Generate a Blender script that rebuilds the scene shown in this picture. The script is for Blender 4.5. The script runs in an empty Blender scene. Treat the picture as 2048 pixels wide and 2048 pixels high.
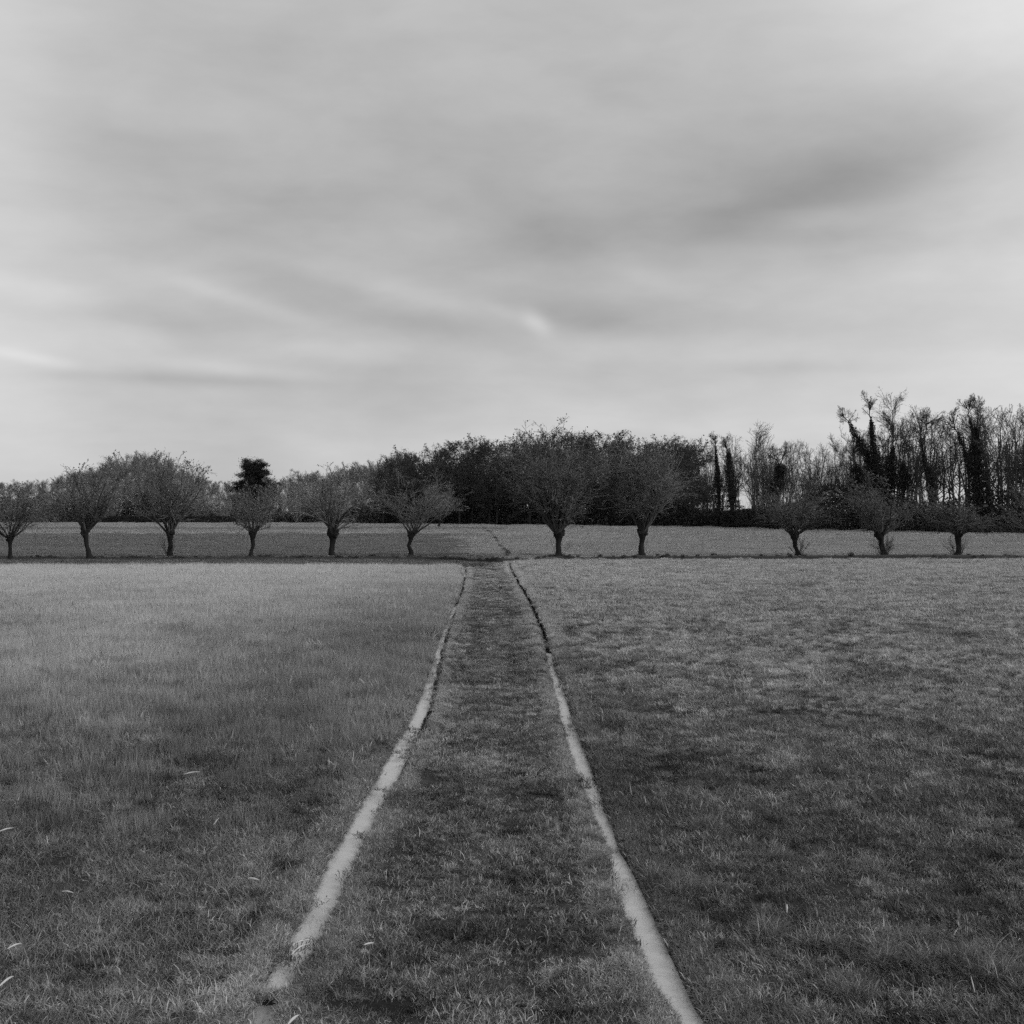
import bpy, math
import numpy as np
from math import radians as R_
sc = bpy.context.scene
COL = sc.collection
RNG = np.random.default_rng(7)

# ------------------------------------------------------------------ camera
H = 3.2            # camera height
F = 2900.0         # focal length in pixels of a 2048 px frame
HY = 1020.0        # horizon row
cam_d = bpy.data.cameras.new("camera")
cam = bpy.data.objects.new("camera", cam_d)
COL.objects.link(cam)
cam_d.sensor_fit = 'HORIZONTAL'
cam_d.sensor_width = 36.0
cam_d.lens = 36.0 * F / 2048.0
cam_d.clip_start = 0.1
cam_d.clip_end = 20000
cam.location = (0, 0, H)
cam.rotation_euler = (R_(90) - math.atan((1024 - HY) / F), 0, 0)
sc.camera = cam

# ------------------------------------------------------------------ world
SUN_EL, SUN_AZ = R_(30), R_(118)     # azimuth from +Y (view direction) towards +X
W = bpy.data.worlds.new("World")
sc.world = W
W.use_nodes = True
nt = W.node_tree
nt.nodes.clear()
L = nt.links

def wn(kind, **kw):
    n = nt.nodes.new(kind)
    for k, v in kw.items():
        setattr(n, k, v)
    return n

def wm(op, a, b=None, c=None, clamp=False):
    n = wn('ShaderNodeMath', operation=op, use_clamp=clamp)
    for i, v in enumerate((a, b, c)):
        if v is None:
            continue
        if isinstance(v, (int, float)):
            n.inputs[i].default_value = v
        else:
            L.new(v, n.inputs[i])
    return n.outputs[0]

sky = wn('ShaderNodeTexSky', sky_type='NISHITA')
sky.sun_disc = False
sky.sun_elevation = SUN_EL
sky.sun_rotation = SUN_AZ
bw = wn('ShaderNodeRGBToBW')
L.new(sky.outputs[0], bw.inputs[0])
clear = wm('MULTIPLY', bw.outputs[0], 0.10)
tc = wn('ShaderNodeTexCoord')
sep = wn('ShaderNodeSeparateXYZ')
L.new(tc.outputs['Generated'], sep.inputs[0])
dx, dy, dz = sep.outputs
az = wm('ARCTAN2', dx, dy)
el = wm('ARCSINE', dz)

def wnoise(sx, sy, sz, scale, detail, rough, dist=0.0, off=0.0):
    m = wn('ShaderNodeMapping')
    m.inputs['Scale'].default_value = (sx, sy, sz)
    m.inputs['Location'].default_value = (off, off * .7, off * .3)
    L.new(tc.outputs['Generated'], m.inputs[0])
    n = wn('ShaderNodeTexNoise')
    L.new(m.outputs[0], n.inputs['Vector'])
    n.inputs['Scale'].default_value = scale
    n.inputs['Detail'].default_value = detail
    n.inputs['Roughness'].default_value = rough
    n.inputs['Distortion'].default_value = dist
    return wm('SUBTRACT', n.outputs[0], 0.5)

tot = wm('MULTIPLY', wnoise(1, 1, 3.0, 3.0, 3, .5, .2, 2.0), 0.15)
# streaks pulled out flat towards the horizon
st = wnoise(1, 1, 5.0, 5.0, 5, .5, .4, 5.3)
fade = wm('SUBTRACT', 1.0, wm('DIVIDE', el, R_(17)), clamp=True)
tot = wm('ADD', tot, wm('MULTIPLY', wm('MULTIPLY', st, 0.20), wm('ADD', fade, .25)))
tot = wm('ADD', tot, wm('MULTIPLY', wnoise(1, 1, 2.4, 10, 5, .5, .25, 9.1), 0.17))
tot = wm('ADD', tot, wm('MULTIPLY', wnoise(1, 1, 2.6, 26, 6, .6, .2, 3.7), 0.06))
# cloud masses: px, py, half width, half height, tilt, strength
CLOUDS = [(760, 420, 720, 230, .05, -.095), (1800, 300, 270, 130, -.1, -.10), (1650, 400, 200, 60, -.1, -.05), (60, 600, 200, 30, .1, .03), (250, 690, 260, 30, .1, .04), (1330, 450, 260, 50, -.05, -.05),
          (1630, 452, 110, 20, -.05, .06), (2150, 620, 300, 420, 0, .13), (2080, 30, 320, 170, 0, .20),
          (-60, 420, 140, 420, 0, .09), (130, 618, 150, 26, .2, .06), (470, 605, 110, 15, .28, .055),
          (60, 730, 70, 10, .15, .07), (410, 738, 150, 12, .08, .05), (720, 556, 110, 20, .2, .04), (260, 560, 120, 22, .1, .02), (640, 700, 120, 16, .1, .03), (1250, 690, 180, 18, .05, .03),
          (870, 600, 150, 16, .18, .028), (1072, 645, 24, 17, .45, .10), (1010, 622, 50, 14, .4, .03), (1175, 640, 120, 26, .15, -.07),
          (820, 645, 140, 22, .12, -.06), (600, 560, 160, 24, .1, -.03), (1450, 640, 160, 26, .1, -.03), (300, 655, 140, 22, .2, -.05), (350, 765, 230, 10, .02, -.045),
          (1300, 560, 60, 22, .2, .035), (1500, 740, 260, 12, 0, -.03), (1700, 850, 300, 60, 0, .03),
          (900, 880, 1400, 90, 0, .035), (1250, 100, 400, 120, 0, -.01)]
for px, py, sx, sy, tilt, amp in CLOUDS:
    a0 = math.atan((px - 1024) / F)
    e0 = math.atan((HY - py) / F)
    da = wm('SUBTRACT', az, a0)
    de = wm('ADD', wm('SUBTRACT', el, e0), wm('MULTIPLY', da, tilt))
    q = wm('ADD', wm('POWER', wm('ABSOLUTE', wm('DIVIDE', da, sx / F * 1.25)), 2.0),
           wm('POWER', wm('ABSOLUTE', wm('DIVIDE', de, sy / F * 1.25)), 2.0))
    tot = wm('ADD', tot, wm('MULTIPLY', wm('EXPONENT', wm('MULTIPLY', q, -1.0)), amp * (1.45 if sx < 300 else 1.15)))
# the cloud deck is brighter overhead, as an overcast sky is
up = wm('DIVIDE', wm('SUBTRACT', el, R_(20)), R_(50), clamp=True)
cloud = wm('ADD', wm('ADD', tot, 0.55), wm('MULTIPLY', up, 0.18))
mixv = wm('ADD', wm('MULTIPLY', cloud, .94), wm('MULTIPLY', clear, .06))
bg = wn('ShaderNodeBackground')
comb = wn('ShaderNodeCombineColor')
for i in range(3):
    L.new(mixv, comb.inputs[i])
L.new(comb.outputs[0], bg.inputs[0])
bg.inputs[1].default_value = 1.0
wo = wn('ShaderNodeOutputWorld')
L.new(bg.outputs[0], wo.inputs[0])
W.cycles.sampling_method = 'MANUAL'
W.cycles.sample_map_resolution = 512

# ------------------------------------------------------------------ sun
sd = bpy.data.lights.new("sun", 'SUN')
sd.energy = 1.5
sd.angle = R_(10)
sd.color = (1, 1, 1)
so = bpy.data.objects.new("sun", sd)
COL.objects.link(so)
so.rotation_euler = (math.pi / 2 - SUN_EL, 0, math.pi - SUN_AZ)
so.location = (50, -30, 60)
sc.view_settings.view_transform = 'Standard'
sc.view_settings.look = 'None'
sc.view_settings.exposure = 0
sc.view_settings.gamma = 1
sc.cycles.use_denoising = False
sc.cycles.max_bounces = 3
sc.cycles.diffuse_bounces = 2
sc.cycles.glossy_bounces = 1
sc.cycles.transmission_bounces = 1
sc.cycles.adaptive_threshold = 0.03
sc.cycles.adaptive_min_samples = 16
sc.cycles.transparent_max_bounces = 4

# ------------------------------------------------------------------ materials
def mat(name, base, rough=.8, spec=.3, transl=0., attr=None, inst=None, noise=None, gain=1., sheen=None):
    """grey procedural material; attr: per-face 'shade'; inst: per-instance 'tone'; noise: list of (scale xyz, scale, amp)"""
    m = bpy.data.materials.new(name)
    m.use_nodes = True
    t = m.node_tree
    t.nodes.clear()
    def N(k): return t.nodes.new(k)
    def M(op, a, b):
        n = N('ShaderNodeMath'); n.operation = op
        for i, v in enumerate((a, b)):
            if isinstance(v, (int, float)): n.inputs[i].default_value = v
            else: t.links.new(v, n.inputs[i])
        return n.outputs[0]
    v = N('ShaderNodeValue'); v.outputs[0].default_value = base * gain
    val = v.outputs[0]
    if attr:
        a = N('ShaderNodeAttribute'); a.attribute_name = attr
        val = M('MULTIPLY', val, a.outputs['Fac'])
    if inst:
        a = N('ShaderNodeAttribute'); a.attribute_type = 'INSTANCER'; a.attribute_name = inst
        val = M('MULTIPLY', val, a.outputs['Fac'])
    for (sx, sy, sz), scl, amp in (noise or []):
        tcn = N('ShaderNodeTexCoord'); mp = N('ShaderNodeMapping')
        mp.inputs['Scale'].default_value = (sx, sy, sz)
        t.links.new(tcn.outputs['Object'], mp.inputs[0])
        n = N('ShaderNodeTexNoise'); n.inputs['Scale'].default_value = scl
        n.inputs['Detail'].default_value = 6; n.inputs['Roughness'].default_value = .62
        t.links.new(mp.outputs[0], n.inputs['Vector'])
        k = M('ADD', M('MULTIPLY', M('SUBTRACT', n.outputs[0], .5), amp * 2), 1.0)
        val = M('MULTIPLY', val, M('MAXIMUM', k, .05))
    val = M('MINIMUM', val, .62)
    cc = N('ShaderNodeCombineColor')
    for i in range(3): t.links.new(val, cc.inputs[i])
    p = N('ShaderNodeBsdfPrincipled')
    t.links.new(cc.outputs[0], p.inputs['Base Color'])
    p.inputs['Roughness'].default_value = rough
    p.inputs['Specular IOR Level'].default_value = spec
    out = N('ShaderNodeOutputMaterial')
    sh = p.outputs[0]
    if transl:
        tr = N('ShaderNodeBsdfTranslucent'); t.links.new(cc.outputs[0], tr.inputs[0])
        mx = N('ShaderNodeMixShader'); mx.inputs[0].default_value = transl
        t.links.new(sh, mx.inputs[1]); t.links.new(tr.outputs[0], mx.inputs[2]); sh = mx.outputs[0]
    t.links.new(sh, out.inputs[0])
    return m

M_SOIL = mat('ground_soil', 1.0, .95, .1, attr='tone', noise=[((1, 1, 1), 3.0, .5), ((1, 1, 1), 40, .5)])
M_TURF = mat('turf_blades', 1.16, .6, .25, .25, attr='shade', inst='tone')
M_BARK = mat('dark_bark', .02, .9, .15, noise=[((1, 1, .25), 9, .7), ((1, 1, .3), 30, .4)])
M_TWIG = mat('pollard_twigs', .21, .7, .25, attr='shade')
M_LEAF = mat('withered_leaves', .09, .8, .1, .2, attr='shade')
M_BTWIG = mat('grey_twigs', .17, .8, .15, attr='shade')
M_DTWIG = mat('dark_twigs', .068, .85, .1, attr='shade')
M_DLEAF = mat('dark_foliage', .05, .85, .05, .1, attr='shade')
M_IVY = mat('ivy_leaves', .028, .7, .2, .05, attr='shade')
M_SCRUB = mat('scrub_leaves', .10, .85, .1, .1, attr='shade')
M_HEDGE = mat('hedge_leaves', .04, .85, .1, .1, attr='shade')
M_MUD = mat('wet_bank_soil', .07, .8, .2, noise=[((1, 1, 1), 12, .5)])
M_STALK = mat('bleached_stalk', .52, .7, .2, noise=[((1, 1, 1), 30, .2)])

def water_mat(name, k):
    m = bpy.data.materials.new(name)
    m.use_nodes = True
    t = m.node_tree
    p = t.nodes['Principled BSDF']
    tcn = t.nodes.new('ShaderNodeTexCoord')
    n = t.nodes.new('ShaderNodeTexNoise'); n.inputs['Scale'].default_value = 3; n.inputs['Detail'].default_value = 6
    t.links.new(tcn.outputs['Object'], n.inputs['Vector'])
    r = t.nodes.new('ShaderNodeValToRGB')
    r.color_ramp.elements[0].position = .3; r.color_ramp.elements[0].color = (.35 * k, .35 * k, .35 * k, 1)
    r.color_ramp.elements[1].position = .7; r.color_ramp.elements[1].color = (.41 * k, .41 * k, .41 * k, 1)
    t.links.new(n.outputs[0], r.inputs[0])
    t.links.new(r.outputs[0], p.inputs['Base Color'])
    p.inputs['Roughness'].default_value = .12
    p.inputs['IOR'].default_value = 1.33
    n2 = t.nodes.new('ShaderNodeTexNoise'); n2.inputs['Scale'].default_value = 9
    t.links.new(tcn.outputs['Object'], n2.inputs['Vector'])
    b = t.nodes.new('ShaderNodeBump'); b.inputs['Strength'].default_value = .05; b.inputs['Distance'].default_value = .02
    t.links.new(n2.outputs[0], b.inputs['Height']); t.links.new(b.outputs[0], p.inputs['Normal'])
    return m
M_WATER = water_mat('milky_water', 1.12)
M_PUDDLE = water_mat('muddy_water', .55)

# ------------------------------------------------------------------ mesh helpers
def mk_mesh(name, V, quads=None, tris=None, m=None, smooth=False, fattr=None, vattr=None):
    me = bpy.data.meshes.new(name)
    V = np.asarray(V, np.float32)
    q = np.zeros((0, 4), np.int32) if quads is None else np.asarray(quads, np.int32)
    t = np.zeros((0, 3), np.int32) if tris is None else np.asarray(tris, np.int32)
    me.vertices.add(len(V)); me.vertices.foreach_set('co', V.ravel())
    nl = q.size + t.size
    me.loops.add(nl); me.loops.foreach_set('vertex_index', np.concatenate([q.ravel(), t.ravel()]))
    me.polygons.add(len(q) + len(t))
    st_ = np.concatenate([np.arange(len(q)) * 4, q.size + np.arange(len(t)) * 3]).astype(np.int32)
    me.polygons.foreach_set('loop_start', st_)
    if smooth:
        me.polygons.foreach_set('use_smooth', np.ones(len(q) + len(t), bool))
    me.update(calc_edges=True)
    if fattr is not None:
        for k, a in fattr.items():
            at = me.attributes.new(k, 'FLOAT', 'FACE'); at.data.foreach_set('value', np.asarray(a, np.float32))
    if vattr is not None:
        for k, a in vattr.items():
            at = me.attributes.new(k, 'FLOAT', 'POINT'); at.data.foreach_set('value', np.asarray(a, np.float32))
    if m: me.materials.append(m)
    return me

def ob(name, me, parent=None, loc=(0, 0, 0)):
    o = bpy.data.objects.new(name, me); COL.objects.link(o); o.location = loc
    if parent: o.parent = parent
    return o

def tag(o, label=None, cat=None, group=None, kind=None):
    if label: o['label'] = label
    if cat: o['category'] = cat
    if group: o['group'] = group
    if kind: o['kind'] = kind
    return o

class Geo:
    """collects quads/tris with a per-face shade"""
    def __init__(s): s.V = []; s.Q = []; s.T = []; s.fq = []; s.ft = []; s.n = 0
    def add(s, V, Q=None, T=None, sh=1.0):
        V = np.asarray(V, float).reshape(-1, 3)
        if Q is not None and len(Q):
            s.Q.append(np.asarray(Q) + s.n); s.fq.append(np.broadcast_to(sh, (len(Q),)).astype(float))
        if T is not None and len(T):
            s.T.append(np.asarray(T) + s.n); s.ft.append(np.broadcast_to(sh, (len(T),)).astype(float))
        s.V.append(V); s.n += len(V)
    def mesh(s, name, m, smooth=False):
        V = np.concatenate(s.V)
        Q = np.concatenate(s.Q) if s.Q else None
        T = np.concatenate(s.T) if s.T else None
        f = np.concatenate([*s.fq, *s.ft])
        return mk_mesh(name, V, Q, T, m, smooth, {'shade': f})

def tubes(g, P, Rd, s=3, sh=1.0, cap=False):
    """P (T,n,3) polylines, Rd (T,n) radii -> closed-section tubes"""
    P = np.asarray(P, float); Rd = np.asarray(Rd, float)
    T, n, _ = P.shape
    if T == 0: return
    tan = np.gradient(P, axis=1)
    tan /= np.linalg.norm(tan, axis=2, keepdims=True) + 1e-9
    ref = np.zeros_like(tan); ref[..., 0] = 1
    ref[np.abs(tan[..., 0]) > .8] = (0, 1, 0)
    ref = np.broadcast_to(ref[:, :1], tan.shape)
    u = np.cross(tan, ref); u /= np.linalg.norm(u, axis=2, keepdims=True) + 1e-9
    v = np.cross(tan, u)
    a = np.arange(s) / s * 2 * np.pi
    ring = P[:, :, None] + Rd[:, :, None, None] * (np.cos(a)[None, None, :, None] * u[:, :, None] + np.sin(a)[None, None, :, None] * v[:, :, None])
    base = (np.arange(T) * n * s)[:, None, None]
    i = np.arange(n - 1)[None, :, None] * s
    j = np.arange(s)[None, None, :]
    j2 = (j + 1) % s
    Q = np.stack([base + i + j, base + i + j2, base + i + s + j2, base + i + s + j], -1).reshape(-1, 4)
    shf = sh if np.isscalar(sh) else np.repeat(np.asarray(sh), (n - 1) * s)
    g.add(ring.reshape(-1, 3), Q=Q, sh=shf)

def leaves(g, P, size, rng, sh=(.6, 1.3), flat=0.0):
    """small rhombic leaf faces at points P"""
    n = len(P)
    if n == 0: return
    a = rng.normal(size=(n, 3)); a[:, 2] *= (1 - flat)
    a /= np.linalg.norm(a, axis=1, keepdims=True)
    b = np.cross(a, rng.normal(size=(n, 3)) if flat == 0 else np.array([0, 0, 1.]) + rng.normal(size=(n, 3)) * .3)
    b /= np.linalg.norm(b, axis=1, keepdims=True)
    s = size * rng.uniform(.6, 1.4, (n, 1))
    V = np.stack([P - a * s * .5, P + b * s * .32, P + a * s * .5, P - b * s * .32], 1)
    Q = np.arange(n * 4).reshape(-1, 4)
    g.add(V, Q=Q, sh=rng.uniform(sh[0], sh[1], n))

def grow(rng, P, Rd, k, t0, t1, ang, lr, up, wob, n, rr=.6, minr=.004, absl=None, tip=.3):
    T, m, _ = P.shape
    idx = np.repeat(np.arange(T), k)
    t = rng.uniform(t0, t1, len(idx))
    f = t * (m - 1); i0 = np.clip(f.astype(int), 0, m - 2); w = (f - i0)[:, None]
    p = P[idx, i0] * (1 - w) + P[idx, i0 + 1] * w
    tan = P[idx, i0 + 1] - P[idx, i0]; tan /= np.linalg.norm(tan, axis=1, keepdims=True) + 1e-9
    r = Rd[idx, i0] * (1 - w[:, 0]) + Rd[idx, i0 + 1] * w[:, 0]
    perp = np.cross(tan, rng.normal(size=tan.shape)); perp /= np.linalg.norm(perp, axis=1, keepdims=True) + 1e-9
    a = np.radians(rng.normal(ang, ang * .3, len(idx)))[:, None]
    d = np.cos(a) * tan + np.sin(a) * perp
    if absl is None:
        pl = np.linalg.norm(np.diff(P, axis=1), axis=2).sum(1)[idx]
        ln = pl * rng.uniform(lr[0], lr[1], len(idx)) * (1.15 - .6 * t)
    else:
        ln = rng.uniform(absl[0], absl[1], len(idx))
    out = [p]
    for _ in range(n - 1):
        d = d + np.array([0, 0, up]) + rng.normal(size=d.shape) * wob
        d /= np.linalg.norm(d, axis=1, keepdims=True)
        out.append(out[-1] + d * (ln / (n - 1))[:, None])
    C = np.stack(out, 1)
    rs = np.maximum(r * rr, minr)
    RR = rs[:, None] * np.linspace(1, tip, n)[None]
    return C, np.maximum(RR, minr)

# ------------------------------------------------------------------ value noise
_LAT = np.random.default_rng(11).random((256, 256))
def vnoise(x, y):
    xi = np.floor(x).astype(int); yi = np.floor(y).astype(int)
    fx = x - xi; fy = y - yi
    fx = fx * fx * (3 - 2 * fx); fy = fy * fy * (3 - 2 * fy)
    a = _LAT[xi % 256, yi % 256]; b = _LAT[(xi + 1) % 256, yi % 256]
    c = _LAT[xi % 256, (yi + 1) % 256]; d = _LAT[(xi + 1) % 256, (yi + 1) % 256]
    return (a * (1 - fx) + b * fx) * (1 - fy) + (c * (1 - fx) + d * fx) * fy
def fbm(x, y, o=4):
    s = 0; a = 1; t = 0
    for k in range(o):
        s = s + a * vnoise(x * 2 ** k + 17.3 * k, y * 2 ** k + 5.1 * k); t += a; a *= .5
    return s / t - .5
def sstep(a, b, x):
    t = np.clip((x - a) / (b - a), 0, 1); return t * t * (3 - 2 * t)

# ------------------------------------------------------------------ terrain
def D(py, h=H): return h * F / (py - HY)
WL = -0.055        # water level
def curve(pts):
    """pts (px, py, width px) -> arrays X, Y, W by distance, ascending Y"""
    a = np.array(pts, float)
    d = D(a[:, 1], H - WL)
    X = (a[:, 0] - 1024) / F * d
    Wd = a[:, 2] / F * d
    o = np.argsort(d)
    return d[o], X[o], Wd[o]
LEFT = [(500, 2150, 46), (527, 2030, 40), (543, 1998, 36), (568, 1958, 46), (594, 1919, 52), (636, 1834, 50), (678, 1738, 46),
        (705, 1690, 44), (731, 1643, 42), (757, 1590, 38), (784, 1537, 34), (815, 1480, 29), (842, 1425, 24), (857, 1382, 18), (868, 1345, 14),
        (877, 1310, 12), (889, 1270, 10), (895, 1250, 9), (902, 1232, 8), (912, 1212, 5), (924, 1184, 4), (929, 1160, 4), (931, 1145, 5), (930, 1131, 4)]
RIGHT = [(1430, 2150, 60), (1385, 2048, 34), (1365, 2020, 36), (1340, 1980, 50), (1314, 1920, 46), (1288, 1860, 44), (1262, 1800, 42), (1243, 1745, 32),
         (1231, 1705, 10), (1221, 1675, 14), (1205, 1640, 22), (1180, 1575, 25), (1155, 1505, 25), (1140, 1460, 20), (1127, 1412, 17),
         (1116, 1372, 14), (1106, 1340, 10), (1098, 1308, 7), (1088, 1272, 6), (1076, 1240, 6), (1063, 1210, 6), (1050, 1187, 6), (1033, 1160, 5), (1020, 1134, 3)]
LC, RC = curve(LEFT), curve(RIGHT)
def wig(y, k): return .035 * fbm(y * .9 + k, y * 0 + k, 3) * np.clip(y / 15, .6, 2)
def lx(y): return np.interp(y, LC[0], LC[1]) + wig(y, 3)
def rx(y): return np.interp(y, RC[0], RC[1]) + wig(y, 31)
def lw(y): return np.interp(y, LC[0], LC[2]) * 1.02 * (1 + .16 * fbm(y * 1.7, y * 0 + 8, 3))
def rw(y): return np.interp(y, RC[0], RC[2]) * 1.03 * (1 + .16 * fbm(y * 1.9, y * 0 + 2, 3))
def dryL(y): return sstep(44, 50, y)
def dryR(y): return sstep(30, 34, y)
YEND = 88.0
def ridge_y(x): return 95.5 + .8 * fbm(x * .15, x * 0 + 3, 3) - 5.0 * sstep(.5, -3.5, x) * 0 - 4.0 * np.exp(-((x + 1.2) / 2.6) ** 2) 
def terrain(x, y):
    x = np.asarray(x, float); y = np.asarray(y, float)
    z = .07 * fbm(x * .3, y * .3, 2) + .035 * fbm(x * 1.1 + 9, y * 1.1, 1)
    inr = sstep(YEND + 1, YEND - 1, y)
    # the track: two shallow wheel bands
    xc = (lx(y) + rx(y)) / 2; hw = (rx(y) - lx(y)) / 2
    u = (x - xc) / hw
    on = sstep(1.0, .85, np.abs(u)) * inr
    z = z - on * .03 * (np.exp(-((u + .38) / .16) ** 2) + np.exp(-((u - .3) / .2) ** 2))
    z = z + on * .022 * fbm(x * 1.3, y * 3, 1)
    dn = np.minimum(np.abs(x - lx(y)), np.abs(x - rx(y)))
    z = z * (1 - .85 * np.exp(-(dn / .45) ** 2) * inr)
    for fx, fw, dr in ((lx, lw, dryL), (rx, rw, dryR)):
        d = x - fx(y); w = np.maximum(fw(y) / 2, .03 + .04 * dr(y))
        # gentle bank on the left side, steep bank on the right
        wid = np.where(d < 0, .10, .05)
        c = sstep(w + wid, w - .01, np.abs(d))
        bed = -.11 - .09 * dr(y)
        if fx is lx:   # an earth plug across the left channel near its end
            bed = bed + .10 * np.exp(-((y - (9.62 + .05 * fbm(x * 9, y * 0, 2))) / .07) ** 4)
        z = z * (1 - c * inr) + inr * c * bed
    ry = ridge_y(x)
    dd = y - ry
    lf = sstep(-.6, -2.5, x); dd = dd + .25 * fbm(x * .9, x * 0 + 5, 3)
    z = z - (.45 - .3 * lf) * np.exp(-((dd + 1.3) / .9) ** 2) + (.17 - .08 * lf) * np.exp(-((dd - .6) / .6) ** 2) * (.9 + 2.2 * fbm(x * 1.1, x * 0, 4))
    return z

def tone(x, y):
    """vegetation paleness by place: dry straw against green, far sunlit brightening painted in"""
    x = np.asarray(x, float); y = np.asarray(y, float)
    xl, xr = lx(np.minimum(y, YEND)), rx(np.minimum(y, YEND))
    n1 = fbm(x * .5, y * .22, 4); n2 = fbm(x * 1.7 + 40, y * 1.2, 4); n3 = fbm(x * .12 + 7, y * .06, 3)
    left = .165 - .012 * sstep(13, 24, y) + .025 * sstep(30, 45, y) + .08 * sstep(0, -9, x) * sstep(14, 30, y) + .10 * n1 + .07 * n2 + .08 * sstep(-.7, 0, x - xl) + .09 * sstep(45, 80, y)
    right = .125 + .09 * sstep(14, 30, y) + .12 * sstep(35, 90, y) + .10 * n1 + .09 * n2 + .05 * n3 + .03 * sstep(.5, 0, x - xr)  # paler with distance: sunlit tips at a grazing view, put into the tone
    u = (x - (xl + xr) / 2) / ((xr - xl) / 2)
    band = np.exp(-((u + .38) / .2) ** 2) + np.exp(-((u - .32) / .24) ** 2)
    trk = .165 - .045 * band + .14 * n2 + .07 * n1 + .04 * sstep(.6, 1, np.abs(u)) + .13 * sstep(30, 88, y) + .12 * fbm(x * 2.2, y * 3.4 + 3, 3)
    tuft = sstep(.12, .24, fbm(x * 2.4 + 60, y * 2.0 + 5, 3))
    trk = trk * (1.30 - .08 * sstep(30, 12, y)) * (1 - .5 * tuft) * (1 - .22 * band * sstep(18, 45, y))
    left = left * (1.10 - .16 * sstep(30, 16, y)) * (1 - .25 * tuft)
    right = right * (.97 + .38 * sstep(13, 30, y)) * (1 - .35 * sstep(.1, .22, fbm(x * 1.3 + 20, y * .9, 3)))
    fine = 1 - .42 * sstep(.10, .26, fbm(x * 3.6 + 11, y * 3.0, 3)) + .30 * sstep(.10, .28, fbm(x * 3.1 + 71, y * 2.6, 3))
    left = left * (1 - .12 * np.exp(-((y - 18.0) / 4) ** 2)) * (1 - .20 * np.exp(-((y - 34) / 13) ** 2) * sstep(-11, -4, x)) * (1 + .12 * sstep(-6, -10, x) * sstep(14, 22, y)) * (1 + .38 * np.exp(-((y - 13.2) / 1.3) ** 2 - ((x - xl + .75) / .6) ** 2)) * (1 + .3 * np.exp(-((y - 9.7) / .6) ** 2 - ((x - xl + .3) / .5) ** 2))
    right = right * (1 - .34 * sstep(2.0, .3, x - xr) * sstep(13.5, 17, y) * sstep(42, 30, y)) * (1 - .12 * sstep(14, 9, y))
    fade_ = sstep(60, 30, y)
    left, right, trk = [q_ * (1 + (fine - 1) * fade_) for q_ in (left, right, trk)]
    t = np.where(x < xl, left, np.where(x > xr, right, trk))
    # pale trodden patch low on the right of the channel, and the long dark tussocks beyond it
    t = t + .13 * np.exp(-((x - 1.75) / .45) ** 2 - ((y - 10.0) / .7) ** 2) + .10 * np.exp(-((x - 2.6) / .35) ** 2 - ((y - 9.35) / .25) ** 2)
    # beyond the row of pollards
    ry = ridge_y(x)
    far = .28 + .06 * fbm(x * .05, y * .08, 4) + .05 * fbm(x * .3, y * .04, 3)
    edge = -3.3 - (y - 98) * .033 + .35 * fbm(y * .1, y * 0, 2)
    dark = (x < edge) & (y < 193 + 3 * fbm(x * .1, x * 0, 2))
    far = np.where(dark, .165 + .02 * fbm(x * .05, y * .1, 3) + .03 * fbm(x * .02, y * .6, 2), far)
    strip = np.exp(-((y - 196) / 3.5) ** 2) * (x < 0) * .06
    far = far + strip
    dstrip = (x < 0) & (y > 232) & (y < 262)
    far = np.where(dstrip, .20, far)
    far = far + .03 * fbm(x * .03, y * .5, 2)
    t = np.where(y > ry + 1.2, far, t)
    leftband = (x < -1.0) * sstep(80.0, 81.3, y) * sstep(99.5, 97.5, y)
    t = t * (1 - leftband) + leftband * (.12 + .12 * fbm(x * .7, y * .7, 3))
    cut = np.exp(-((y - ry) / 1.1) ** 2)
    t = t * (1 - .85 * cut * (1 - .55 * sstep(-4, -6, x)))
    return np.clip(t, .02, .6)

def rows():
    a = [7.5]
    while a[-1] < 88: a.append(a[-1] + max(.09, a[-1] * .006))
    while a[-1] < 100: a.append(a[-1] + .25)
    while a[-1] < 8000: a.append(a[-1] * 1.035 + .5)
    return np.array(a)
ys = np.concatenate([[-60, -20, -5, 2, 5, 6.5], rows()])
offs = np.array([-.30, -.22, -.17, -.14, -.115, -.095, -.075, -.05, -.02, .02, .05, .075, .095, .115, .14, .17, .22, .30])
o0 = .3
outer = [.4, .55] + [.75 + .3 * i for i in range(20)] + [7.5, 8.5, 9.5, 10.5, 12, 14, 19, 26, 36, 50, 70, 100, 150, 250, 500, 1200, 3000, 7000]
lines = []
for y in ys:
    yy = np.clip(y, 9.0, YEND)
    a, b = float(lx(yy)), float(rx(yy))
    mid = np.linspace(a + .3, b - .3, 18)[1:-1]
    lines.append(np.concatenate([a - np.array(outer[::-1]), a + offs, mid, b + offs, b + np.array(outer)]))
GX = np.array(lines); GY = np.repeat(ys[:, None], GX.shape[1], 1)
GZ = terrain(GX, np.clip(GY, 7.5, None)) * sstep(600, 200, GY)
nr, nc = GX.shape
idx = np.arange(nr * nc).reshape(nr, nc)
Q = np.stack([idx[:-1, :-1], idx[:-1, 1:], idx[1:, 1:], idx[1:, :-1]], -1).reshape(-1, 4)
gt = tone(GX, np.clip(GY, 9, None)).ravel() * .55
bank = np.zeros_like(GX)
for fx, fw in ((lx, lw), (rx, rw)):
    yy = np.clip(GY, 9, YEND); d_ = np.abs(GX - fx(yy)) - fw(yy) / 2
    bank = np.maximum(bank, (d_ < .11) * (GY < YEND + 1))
gt = np.where((GZ.ravel() < -.06) | (bank.ravel() > 0), .028, gt * np.where(GY.ravel() < 90, .42, .8))  # beds and banks: wet earth, its tone also darkened for the banks' shade
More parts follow.
